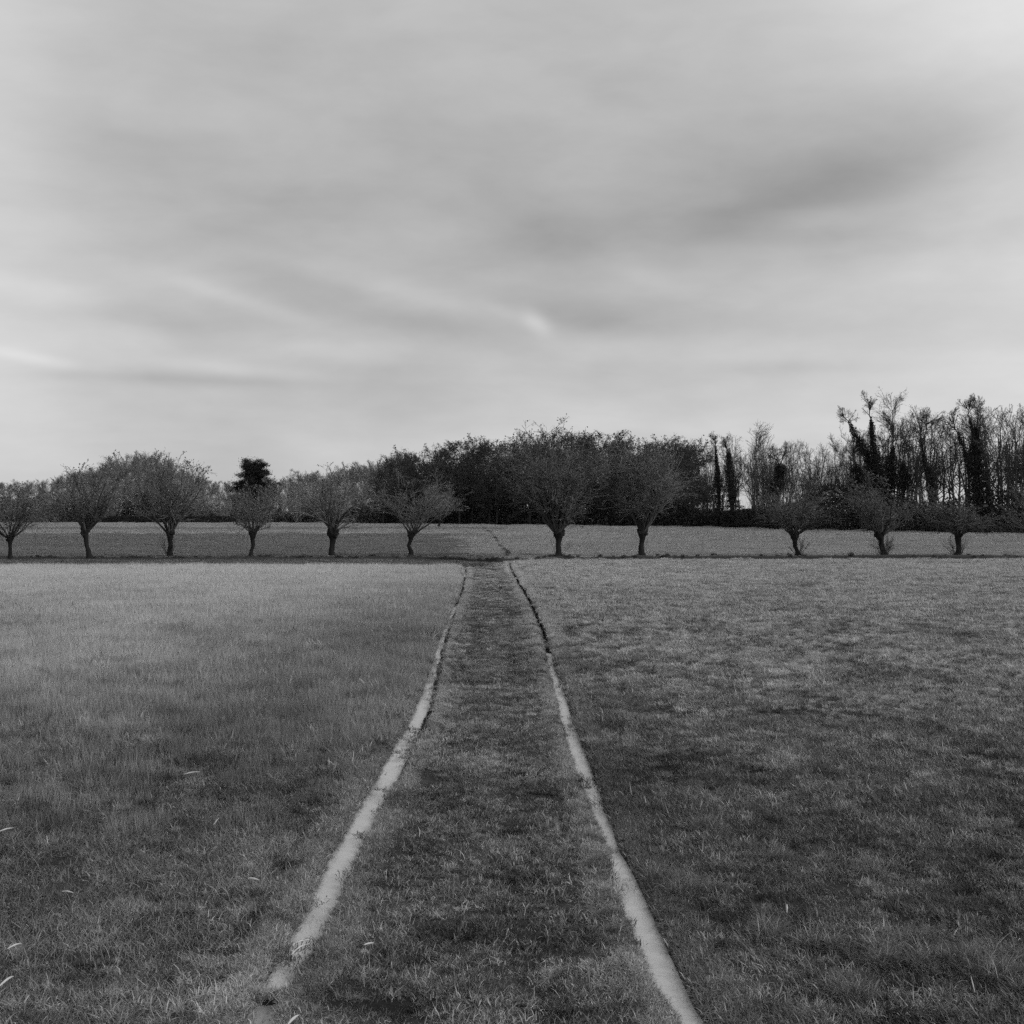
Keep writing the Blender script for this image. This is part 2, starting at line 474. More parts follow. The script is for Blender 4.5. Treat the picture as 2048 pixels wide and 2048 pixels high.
me = mk_mesh('ground', np.stack([GX, GY, GZ], -1).reshape(-1, 3), Q, None, M_SOIL, True, None, {'tone': gt})
ground = tag(ob('ground', me), kind='structure')
ground['label'] = 'soil and turf of the flat fields'

# ------------------------------------------------------------------ water in the two channels
def strip(y0, y1, fx, fw, step=.08, over=.05, taper=.25):
    y = np.arange(y0, y1, step)
    w = fw(y) / 2 * np.sqrt(np.clip(np.minimum((y - y0 + .02) / taper, (y1 - y + .02) / taper), 0, 1)) + .012
    V = np.stack([np.stack([fx(y) - w - over * .3, y, y * 0 + WL], -1), np.stack([fx(y) + w + over * .15, y, y * 0 + WL], -1)], 1)
    n = len(y); i = np.arange(n - 1)[:, None] * 2
    Q = np.concatenate([i, i + 1, i + 3, i + 2], 1)
    return V.reshape(-1, 3), Q
def water(name, segs, fx, fw, label):
    g = Geo()
    for y0, y1 in segs:
        V, Q = strip(y0, y1, fx, fw); g.add(V, Q=Q)
    o = ob(name, g.mesh(name, M_PUDDLE if 'puddle' in name else M_WATER)); tag(o, label, kind='structure'); return o
hw_ = H - WL
water('water', [(9.62, D(1214, hw_))], lx, lw, 'pale still water in the channel on the left of the track')
water('water_puddle', [(8.0, 9.60)], lx, lw, 'duller puddle below the end of the left channel')
water('water_channel', [(7.6, D(1306, hw_))], rx, rw, 'pale still water in the channel on the right of the track')

# ------------------------------------------------------------------ grass
def blades(g, rng, n, rad, hgt, wid, lean, curl, sh, az=None, azs=10., sq=.5, tufts=0, tr=.035):
    r = rad * rng.random(n) ** sq; th = rng.uniform(0, 2 * np.pi, n)
    base = np.stack([r * np.cos(th), r * np.sin(th), -.01 + 0 * r], -1)
    h = hgt * np.clip(rng.lognormal(0, .28, n), .4, 1.45)
    tsh = 1.0
    if tufts:     # most blades stand in tufts of their own height, paleness and set
        r2 = rad * rng.random(tufts) ** .5; t2 = rng.uniform(0, 2 * np.pi, tufts)
        k = rng.integers(0, tufts, n); loose = rng.random(n) < .25
        cen = np.stack([r2 * np.cos(t2), r2 * np.sin(t2), 0 * r2], -1)[k] + rng.normal(0, 1, (n, 3)) * [tr, tr, 0]
        base = np.where(loose[:, None], base, cen); base[:, 2] = -.01
        th_, ts_ = np.clip(rng.lognormal(0, .3, tufts), .5, 1.5), np.clip(rng.lognormal(-.1, .5, tufts), .25, 2.0)
        h = h * np.where(loose, .7, th_[k]); tsh = np.where(loose, .8, ts_[k])
    a = rng.uniform(0, 2 * np.pi, n) if az is None else rng.normal(az, azs, n)
    ln = np.abs(rng.normal(lean, lean * .5, n))
    d = np.stack([np.cos(a) * np.sin(ln), np.sin(a) * np.sin(ln), np.cos(ln)], -1)
    cv = np.abs(rng.normal(curl, curl * .6, n))[:, None]
    hz = np.stack([np.cos(a), np.sin(a), 0 * a], -1)
    pts = [base]
    for k in range(3):
        pts.append(pts[-1] + d * (h / 3)[:, None])
        d = d + hz * cv - np.array([0, 0, 1]) * cv * .8
        d /= np.linalg.norm(d, axis=1, keepdims=True)
    fa = rng.uniform(0, 2 * np.pi, n)
    side = np.stack([np.cos(fa), np.sin(fa), 0 * fa], -1) * (wid * rng.uniform(.6, 1.3, n))[:, None] * .5
    V = np.stack([pts[0] - side, pts[0] + side, pts[1] - side * .9, pts[1] + side * .9, pts[2] - side * .6, pts[2] + side * .6, pts[3]], 1)
    i = np.arange(n)[:, None] * 7
    Q = np.concatenate([np.concatenate([i, i + 1, i + 3, i + 2], 1), np.concatenate([i + 2, i + 3, i + 5, i + 4], 1)])
    T = np.concatenate([i + 4, i + 5, i + 6], 1)
    s = sh(rng, n) * tsh
    off = g.n
    g.V.append(V.reshape(-1, 3)); g.n += n * 7
    g.Q.append(Q + off); g.fq.append(np.concatenate([s, s]))
    g.T.append(T + off); g.ft.append(s)

def protos(name, make, k):
    c = bpy.data.collections.new(name)
    for i in range(k):
        g = Geo(); make(g, np.random.default_rng(100 + i + sum(map(ord, name))))
        me = g.mesh(name + '_blades', M_TURF)
        o = bpy.data.objects.new('%s_clump_%02d' % (name, i), me); c.objects.link(o)
    return c
def sh_mix(lo, hi, pale, frac):
    def f(rng, n):
        s = rng.uniform(lo, hi, n); m = rng.random(n) < frac; s[m] = pale * rng.uniform(.7, 1.2, m.sum()); return s
    return f

P_TRACK = protos('short_turf', lambda g, r: (blades(g, r, 640, .30, .048, .0065, .65, .4, sh_mix(.3, 1.6, 3.0, .07), tufts=26, tr=.03),
                                              blades(g, r, 60, .28, .075, .004, .4, .3, sh_mix(.6, 1.3, 2.4, .15))), 6)
P_THATCH = protos('dry_thatch', lambda g, r: (blades(g, r, 520, .30, .062, .0065, .9, .7, sh_mix(.3, 1.6, 2.7, .14), tufts=18, tr=.04),
                                               blades(g, r, 120, .30, .11, .004, .5, .35, sh_mix(.6, 1.5, 2.0, .2))), 6)
P_STEM = protos('dry_stems', lambda g, r: (blades(g, r, 520, .40, .10, .008, .5, .35, sh_mix(.4, 1.4, 2.2, .15), tufts=24, tr=.05),
                                            blades(g, r, 170, .40, .24, .006, .15, .10, sh_mix(.9, 1.6, 2.0, .3))), 6)
P_MEADOW = protos('meadow_blades', lambda g, r: (blades(g, r, 470, .30, .082, .007, .5, .34, sh_mix(.3, 1.5, 3.0, .07), 2.6, 1.0, tufts=14, tr=.05),
                                                  blades(g, r, 90, .30, .09, .007, .8, .7, sh_mix(.9, 1.8, 2.8, .35), 2.6, 1.4)), 6)
P_TUSSOCK = protos('tussock_blades', lambda g, r: (blades(g, r, 300, .16, .21, .006, .5, .40, sh_mix(.4, 1.3, 2.8, .10), None, 1, .8),), 4)
P_FAR = protos('field_blades', lambda g, r: (blades(g, r, 1500, 1.0, .09, .02, .6, .4, sh_mix(.5, 1.4, 2.0, .1)),), 6)
P_FAR2 = protos('far_field_blades', lambda g, r: (blades(g, r, 1300, 2.6, .10, .05, .6, .4, sh_mix(.5, 1.5, 1.8, .1)),), 5)
P_STEM_M = protos('dry_stems_mid', lambda g, r: (blades(g, r, 1500, .8, .11, .011, .5, .35, sh_mix(.4, 1.4, 1.9, .15), tufts=60, tr=.09),
                                                 blades(g, r, 420, .8, .23, .010, .15, .10, sh_mix(.9, 1.6, 2.0, .3))), 5)
P_MEADOW_M = protos('meadow_mid', lambda g, r: (blades(g, r, 1700, .8, .09, .012, .55, .35, sh_mix(.35, 1.5, 2.6, .08), 2.6, 1.2, tufts=55, tr=.09),), 5)
P_TRACK_M = protos('turf_mid', lambda g, r: (blades(g, r, 1500, .55, .05, .010, .7, .4, sh_mix(.35, 1.5, 2.4, .1), tufts=50, tr=.06),), 5)
P_EDGE = protos('bank_tufts', lambda g, r: (blades(g, r, 70, .05, .055, .006, .7, .5, sh_mix(.5, 1.4, 2.4, .08)),), 6)

P_TUFT = protos('small_tufts', lambda g, r: (blades(g, r, 85, .075, .085, .0065, .55, .5, sh_mix(.6, 1.3, 1.9, .1), sq=.8),), 5)
P_TUFT_M = protos('small_tufts_mid', lambda g, r: (blades(g, r, 110, .20, .10, .013, .5, .45, sh_mix(.6, 1.3, 1.9, .1), sq=.8),), 5)
def mottle(cond, hs, dark=.27, pale=1.9, dens=(9, 6)):
    out = []
    for mul, dd, off in ((dark, dens[0], 3.0), (pale, dens[1], 57.0)):
        for P_, y0, y1, den, sc_ in ((P_TUFT, 7.8, 26, dd, 1.), (P_TUFT, 26, 42, dd * .55, 1.35), (P_TUFT_M, 42, 90, dd * .16, 1.)):
            X, Y = many([(y0, y1, den * 2)], cond)
            k = RNG.random(len(X)) < sstep(-.12, .2, fbm(X * 1.6 + off, Y * 1.1 + off, 3))
            X, Y = X[k], Y[k]
            out.append((P_, X, Y, hs * sc_ * RNG.uniform(.7, 1.35, len(X)), tone(X, Y) * mul * RNG.uniform(.8, 1.2, len(X)), None))
    return out
def scatter(name, label, sets):
    """sets: list of (collection, X, Y, scale, tone, tilt); one mesh of points with the clumps set on them"""
    o = None
    ng = bpy.data.node_groups.new(name, 'GeometryNodeTree')
    ng.interface.new_socket('Geometry', in_out='INPUT', socket_type='NodeSocketGeometry')
    ng.interface.new_socket('Geometry', in_out='OUTPUT', socket_type='NodeSocketGeometry')
    gi = ng.nodes.new('NodeGroupInput'); go = ng.nodes.new('NodeGroupOutput'); jn = ng.nodes.new('GeometryNodeJoinGeometry')
    allV = []; A = {k: [] for k in ('setid', 'idx', 'scl', 'tone')}; ROT = []
    for si, (c, X, Y, S, T, tilt) in enumerate(sets):
        n = len(X); Z = terrain(X, Y)
        allV.append(np.stack([X, Y, Z], -1))
        A['setid'].append(np.full(n, si)); A['idx'].append(RNG.integers(0, len(c.objects), n))
        A['scl'].append(np.asarray(S)); A['tone'].append(np.asarray(T))
        rz = RNG.uniform(0, 2 * np.pi, n) if tilt is None else RNG.normal(0, tilt, n)
        e = .12; gx = np.clip((terrain(X + e, Y) - terrain(X - e, Y)) / (2 * e), -.3, .3); gy = np.clip((terrain(X, Y + e) - terrain(X, Y - e)) / (2 * e), -.3, .3)
        ca, sa = np.cos(rz), np.sin(rz); lx_ = ca * gx + sa * gy; ly_ = -sa * gx + ca * gy
        ROT.append(np.stack([ly_ + RNG.normal(0, .04, n), -lx_ + RNG.normal(0, .04, n), rz], -1))
    V = np.concatenate(allV)
    me = bpy.data.meshes.new(name); me.vertices.add(len(V)); me.vertices.foreach_set('co', V.astype(np.float32).ravel())
    for k, ty in (('setid', 'INT'), ('idx', 'INT'), ('scl', 'FLOAT'), ('tone', 'FLOAT')):
        at = me.attributes.new(k, ty, 'POINT'); v = np.concatenate(A[k])
        at.data.foreach_set('value', v.astype(np.int32 if ty == 'INT' else np.float32))
    at = me.attributes.new('rot', 'FLOAT_VECTOR', 'POINT'); at.data.foreach_set('vector', np.concatenate(ROT).astype(np.float32).ravel())
    def attr(k, ty):
        n = ng.nodes.new('GeometryNodeInputNamedAttribute'); n.data_type = ty; n.inputs[0].default_value = k
        return n.outputs[0]
    for si, (c, *_r) in enumerate(sets):
        ci = ng.nodes.new('GeometryNodeCollectionInfo'); ci.inputs['Collection'].default_value = c
        ci.inputs['Separate Children'].default_value = True; ci.inputs['Reset Children'].default_value = True
        ip = ng.nodes.new('GeometryNodeInstanceOnPoints')
        ng.links.new(gi.outputs[0], ip.inputs['Points'])
        cmp_ = ng.nodes.new('FunctionNodeCompare'); cmp_.data_type = 'INT'; cmp_.operation = 'EQUAL'
        ng.links.new(attr('setid', 'INT'), cmp_.inputs[2]); cmp_.inputs[3].default_value = si
        ng.links.new(cmp_.outputs[0], ip.inputs['Selection'])
        ng.links.new(ci.outputs[0], ip.inputs['Instance'])
        ip.inputs['Pick Instance'].default_value = True
        ng.links.new(attr('idx', 'INT'), ip.inputs['Instance Index'])
        ng.links.new(attr('rot', 'FLOAT_VECTOR'), ip.inputs['Rotation'])
        ng.links.new(attr('scl', 'FLOAT'), ip.inputs['Scale'])
        ng.links.new(ip.outputs[0], jn.inputs[0])
    ng.links.new(jn.outputs[0], go.inputs[0])
    o = ob(name, me)
    md = o.modifiers.new('scatter', 'NODES'); md.node_group = ng
    tag(o, label, 'grass', kind='stuff')
    return o

def pts_in(y0, y1, dens, margin=1.12, xmin=None, xmax=None):
    """random points in the view's wedge between two distances"""
    hwid = y1 * 1024 / F * margin + 1.5
    st_ = 1 / math.sqrt(dens)
    gx, gy = np.meshgrid(np.arange(-hwid, hwid, st_), np.arange(y0, y1, st_))
    X = gx.ravel() + RNG.uniform(-.5, .5, gx.size) * st_; Y = np.clip(gy.ravel() + RNG.uniform(-.5, .5, gx.size) * st_, y0, y1)
    k = np.abs(X) < Y * 1024 / F * margin + 1.5
    return X[k], Y[k]
def many(bands, cond):
    xs, ys_ = [], []
    for y0, y1, d in bands:
        X, Y = pts_in(y0, y1, d); k = cond(X, Y); xs.append(X[k]); ys_.append(Y[k])
    return np.concatenate(xs), np.concatenate(ys_)
def clearL(X, Y): return np.abs(X - lx(Y)) - np.maximum(lw(Y) / 2, .02)
def clearR(X, Y): return np.abs(X - rx(Y)) - np.maximum(rw(Y) / 2, .02)
NEAR = [(7.8, 14, 12), (14, 22, 11), (22, 32, 9.5), (32, 42, 8)]
MID = [(42, 88, 1.7)]
endy = lambda X: ridge_y(X) - 1.6

# left field
Xm, Ym = many(MID + [(88, 95, 1.7)], lambda X, Y: (X < lx(np.minimum(Y, YEND)) - .15) & ((Y > 87) | (clearL(X, Y) > .75)) & (Y < endy(X)) & ~((X < -2.4) & (Y > 80.2)))
X, Y = many(NEAR + [(42, 88, 8)], lambda X, Y: ((Y < 42) | (X > lx(np.minimum(Y, YEND)) - 1.1)) & (X < lx(np.minimum(Y, YEND))) & (clearL(X, Y) > np.where(Y > 42, .37, .27)) & (Y < endy(X)) & ~((X < -2.4) & (Y > 80.5)))
nz = fbm(X * .6, Y * .5, 3)
p_st = sstep(12.5, 24, Y + 6 * nz)
is_st = RNG.random(len(X)) < p_st
T = tone(X, Y) * RNG.uniform(.7, 1.3, len(X))
S = RNG.uniform(.7, 1.3, len(X)) * (1 + .5 * nz)
sets = [(P_THATCH, X[~is_st], Y[~is_st], S[~is_st], T[~is_st], None), (P_STEM, X[is_st], Y[is_st], S[is_st] * (.6 + .25 * sstep(15, 32, Y[is_st])), T[is_st], None),
        (P_STEM_M, Xm, Ym, RNG.uniform(.8, 1.15, len(Xm)), tone(Xm, Ym) * RNG.uniform(.8, 1.2, len(Xm)), None)]
# sedgy low band along the cross ditch
Xb, Yb = many([(80, 99, 5)], lambda X, Y: (X < -2.4) & ((Y < endy(X) - .2) | (Y > ridge_y(X) + .9)))
sets.append((P_TRACK, Xb, Yb, np.full(len(Xb), 1.6), tone(Xb, Yb), None))
# bank tufts along the left channel
def edge_pts(fx, fw, y0, y1, side, spread=.27, dens=1.0, lo=.005):
    dr = dryL if fx is lx else dryR
    y = []
    a = y0
    while a < y1:
        y.append(a); a += .012 * max(1, min(a, 34) / 16) / dens
    y = np.array(y) + RNG.uniform(-.02, .02, len(y))
    off = lo + .012 + RNG.random(len(y)) ** 1.0 * spread
    return fx(y) + side * (np.maximum(fw(y) / 2, .02 + .03 * dr(y)) + off + .03 * dr(y)), y
Xe, Ye = edge_pts(lx, lw, 7.8, YEND, -1, dens=2.2)
sets.append((P_EDGE, Xe, Ye, RNG.uniform(.7, 1.3, len(Xe)) * np.clip(Ye / 30, 1, 1.3), tone(Xe, Ye) * 1.05, None))
sets += mottle(lambda X, Y: (X < lx(np.minimum(Y, YEND))) & (clearL(X, Y) > .16) & (Y < 80), .95) + mottle(lambda X, Y: (X < lx(np.minimum(Y, YEND))) & (clearL(X, Y) > .22) & (Y < 80) & (Y > 17), 1.8, .35, 1.7, (5, 5))
scatter('dry_grass', 'tall dry pale grass covering the field on the left of the track', sets)

# track
X, Y = many(NEAR + [(42, 93, 3.2)], lambda X, Y: (X > lx(np.minimum(Y, YEND))) & (X < rx(np.minimum(Y, YEND))) & ((Y > YEND) | ((clearL(X, Y) > np.where(Y > 42, .42, .2)) & (clearR(X, Y) > np.where(Y > 42, .42, .25)))) & (Y < endy(X)))
Xn, Yn = many([(42, 88, 9)], lambda X, Y: (X > lx(Y)) & (X < rx(Y)) & (clearL(X, Y) > .22) & (clearR(X, Y) > .24) & ((clearL(X, Y) < .6) | (clearR(X, Y) < .6)))
S = RNG.uniform(.8, 1.3, len(X)) * (1 + .7 * fbm(X * 2, Y * 2, 3))
X2, Y2 = edge_pts(lx, lw, 7.8, YEND, 1, .24, 2.2, .03); k_ = ~((Y2 > 17) & (Y2 < 46) & (X2 - lx(Y2) - lw(Y2) / 2 < .095)); X2, Y2 = X2[k_], Y2[k_]
X3, Y3 = edge_pts(rx, rw, 7.8, YEND, -1, .27, 2.2)
gap = np.concatenate([RNG.uniform(D(1997, hw_), D(1964, hw_), 160)])
gap = RNG.uniform(9.57, 9.70, 50); Xg = lx(gap) + RNG.uniform(-.12, .12, len(gap))
Xe = np.concatenate([X2, X3, Xg]); Ye = np.concatenate([Y2, Y3, gap])
scatter('track_grass', 'short trodden turf on the track between the two water channels',
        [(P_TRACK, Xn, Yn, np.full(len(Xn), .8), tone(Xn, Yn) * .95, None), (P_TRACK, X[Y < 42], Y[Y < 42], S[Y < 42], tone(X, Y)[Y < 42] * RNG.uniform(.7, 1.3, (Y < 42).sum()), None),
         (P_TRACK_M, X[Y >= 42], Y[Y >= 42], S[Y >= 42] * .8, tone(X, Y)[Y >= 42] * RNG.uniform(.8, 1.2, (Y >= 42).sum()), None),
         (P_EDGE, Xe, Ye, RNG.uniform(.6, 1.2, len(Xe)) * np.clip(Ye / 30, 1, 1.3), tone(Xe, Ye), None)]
        + mottle(lambda X, Y: (X > lx(np.minimum(Y, YEND))) & (X < rx(np.minimum(Y, YEND))) & (clearL(X, Y) > .17) & (clearR(X, Y) > .15) & (Y < 88), .7, .27, 1.85, (12, 7)))

# dark weeds added in the dry upper ends; near-black tufts stand in for right-bank shade
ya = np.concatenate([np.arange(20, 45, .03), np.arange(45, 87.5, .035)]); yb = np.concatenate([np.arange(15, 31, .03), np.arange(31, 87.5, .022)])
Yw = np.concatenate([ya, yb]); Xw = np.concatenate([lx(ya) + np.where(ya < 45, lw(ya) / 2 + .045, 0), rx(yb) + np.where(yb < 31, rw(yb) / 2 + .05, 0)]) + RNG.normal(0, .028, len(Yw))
scatter('channel_shade_weeds', 'dark weeds in the dry far channel ends and dark tufts standing in for bank shade', [(P_EDGE, Xw, Yw, np.where(Yw < 45, np.where((np.arange(len(Yw)) < len(ya)) | (Yw < 31), .7, 1.5), 1.8) * RNG.uniform(.8, 1.2, len(Yw)), np.full(len(Yw), .02), None)])
# right field
Xm, Ym = many(MID + [(88, 95, 1.7)], lambda X, Y: (X > rx(np.minimum(Y, YEND)) + .15) & ((Y > 87) | (clearR(X, Y) > .75)) & (Y < endy(X)))
X, Y = many(NEAR + [(42, 88, 8)], lambda X, Y: ((Y < 42) | (X < rx(np.minimum(Y, YEND)) + 1.1)) & (X > rx(np.minimum(Y, YEND))) & ((Y > YEND) | (clearR(X, Y) > np.where(Y > 42, .30, .22))) & (Y < endy(X)))
nz = fbm(X * .8 + 3, Y * .7, 3)
S = RNG.uniform(.7, 1.2, len(X)) * (.95 + .8 * nz)
X2, Y2 = edge_pts(rx, rw, 7.8, YEND, 1, .26, 2.2, .055)
tu = [(2.55, 10.2), (2.75, 10.1), (2.95, 10.25), (3.3, 10.0), (3.42, 10.15), (3.2, 10.3), (3.5, 9.9), (2.3, 10.5), (2.0, 10.9), (3.0, 10.7), (2.2, 9.6), (2.25, 9.5),
      (3.35, 9.75), (3.1, 10.15), (3.55, 10.3), (2.65, 10.4), (1.35, 12.6), (1.45, 12.1), (2.4, 13.3), (3.1, 12.8), (2.0, 14.3), (3.4, 15.2)]
Xt = np.array([t[0] for t in tu for _ in range(3)]) + RNG.normal(0, .07, len(tu) * 3); Yt = np.array([t[1] for t in tu for _ in range(3)]) + RNG.normal(0, .08, len(tu) * 3)
Xr, Yr = many([(11, 40, .22)], lambda X, Y: (X > rx(Y)) & (clearR(X, Y) > .3))
Xt = np.concatenate([Xt, Xr]); Yt = np.concatenate([Yt, Yr]); St = np.concatenate([RNG.uniform(.5, 1., len(tu) * 3), RNG.uniform(.35, .65, len(Xr))])
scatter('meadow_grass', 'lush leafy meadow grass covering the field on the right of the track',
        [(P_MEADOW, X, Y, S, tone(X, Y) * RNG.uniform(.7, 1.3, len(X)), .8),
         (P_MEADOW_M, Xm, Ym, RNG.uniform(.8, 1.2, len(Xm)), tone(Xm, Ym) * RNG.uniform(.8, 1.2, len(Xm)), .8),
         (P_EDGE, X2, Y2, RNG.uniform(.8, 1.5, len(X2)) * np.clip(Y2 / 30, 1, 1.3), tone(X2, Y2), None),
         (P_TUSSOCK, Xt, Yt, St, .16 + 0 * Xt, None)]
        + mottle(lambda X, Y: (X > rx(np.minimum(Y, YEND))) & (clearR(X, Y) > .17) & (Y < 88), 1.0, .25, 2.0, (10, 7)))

# fields beyond the pollards
X, Y = many([(95, 150, .75)], lambda X, Y: Y > ridge_y(X) + 1.9)
X2, Y2 = many([(150, 420, .11)], lambda X, Y: Y > 0)
yr = np.concatenate([np.arange(100.5, 120, .10), np.arange(120, 265, .22)])
xr_ = np.interp(yr, [100.9, 107, 123.7, 142.8, 193, 265], [-.38, -.25, -.9, -1.38, -2.6, -5.4]) + .12 * fbm(yr * .3, yr * 0, 3) + RNG.normal(0, .05, len(yr))
keep = RNG.random(len(yr)) < np.clip(.35 + 1.6 * (vnoise(yr * .12, yr * 0) - .3), 0, 1)
yl = yr[::2]; xl_ = np.interp(yl, [100, 193, 265], [-3.1, -6.0, -9.]) + RNG.normal(0, .1, len(yl)); kl = vnoise(yl * .2, yl * 0 + 9) > .72
Xv = np.concatenate([xr_[keep], xl_[kl]]); Yv = np.concatenate([yr[keep], yl[kl]])
PX = np.array([20, 179, 341, 502, 664, 821, 1117, 1284, 1596, 1769, 1915, 2078]); PX = np.repeat((PX - 1024) / F * 98.5, 9)
Xf = PX + RNG.normal(0, .38, len(PX)); Yf = 97.9 + RNG.uniform(-.9, .3, len(PX))
xq = RNG.uniform(-40, 40, 260); Xf = np.concatenate([Xf, xq]); Yf = np.concatenate([Yf, ridge_y(xq) + RNG.uniform(.2, .9, len(xq))])
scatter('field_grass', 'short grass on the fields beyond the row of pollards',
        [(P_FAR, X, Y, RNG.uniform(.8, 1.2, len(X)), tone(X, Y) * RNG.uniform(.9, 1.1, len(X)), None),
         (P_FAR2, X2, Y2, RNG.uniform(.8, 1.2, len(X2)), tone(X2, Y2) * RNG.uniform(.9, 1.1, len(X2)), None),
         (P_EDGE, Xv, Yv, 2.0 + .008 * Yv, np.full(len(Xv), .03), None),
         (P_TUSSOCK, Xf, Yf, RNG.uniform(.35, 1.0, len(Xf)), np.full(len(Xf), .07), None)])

# ------------------------------------------------------------------ trees
def place(px, d): return (px - 1024) / F * d
def zat(x, y): return float(terrain(np.array([x]), np.array([y]))[0])

def fit(arrs, W_, Htop, cx=0.0, z0=0.0, q=1.0):
    """scale polylines so the crown spans W_ wide and Htop high above z0"""
    P = np.concatenate([a.reshape(-1, 3) for a in arrs])
    x0, x1 = np.percentile(P[:, 0], [q, 100 - q]); y0, y1 = np.percentile(P[:, 1], [q, 100 - q]); zt = np.percentile(P[:, 2], 99.8)
    sx = W_ * .97 / (x1 - x0); sy = W_ * .9 / (y1 - y0); sz = (Htop - z0) / (zt - z0)
    mx = (x0 + x1) / 2
    out = []
    for a in arrs:
        b = a.copy(); hh = np.clip((b[..., 2] - z0) / (zt - z0), 0, 1)
        b[..., 0] = b[..., 0] * sx + (cx - mx * sx) * np.sqrt(hh)
        b[..., 1] *= sy; b[..., 2] = z0 + (b[..., 2] - z0) * sz
        out.append(b)
    return out

def rough_tube(g, pts, rad, rng, s=14, amp=.12, n=22):
    """a trunk with knots and burrs"""
    pts = np.array(pts, float); rad = np.array(rad, float)
    t = np.linspace(0, 1, n); tt = np.linspace(0, 1, len(pts))
    P = np.stack([np.interp(t, tt, pts[:, i]) for i in range(3)], -1)
    r = np.interp(t, tt, rad)
    a = np.arange(s) / s * 2 * np.pi
    off = rng.uniform(0, 50)
    ring = []
    for i in range(n):
        k = 1 + amp * 2.4 * fbm(np.cos(a) * 1.6 + off, np.sin(a) * 1.6 + P[i, 2] * 3 + off, 3)
        ring.append(np.stack([P[i, 0] + r[i] * k * np.cos(a), P[i, 1] + r[i] * k * np.sin(a), P[i, 2] + 0 * a], -1))
    V = np.concatenate(ring + [P[-1:] + [0, 0, r[-1] * .3]])
    i = np.arange(n - 1)[:, None] * s; j = np.arange(s)[None]; j2 = (j + 1) % s
    Q = np.stack([i + j, i + j2, i + s + j2, i + s + j], -1).reshape(-1, 4)
    T = np.stack([(n - 1) * s + np.arange(s), (n - 1) * s + (np.arange(s) + 1) % s, np.full(s, n * s)], -1)
    g.add(V, Q=Q, T=T)

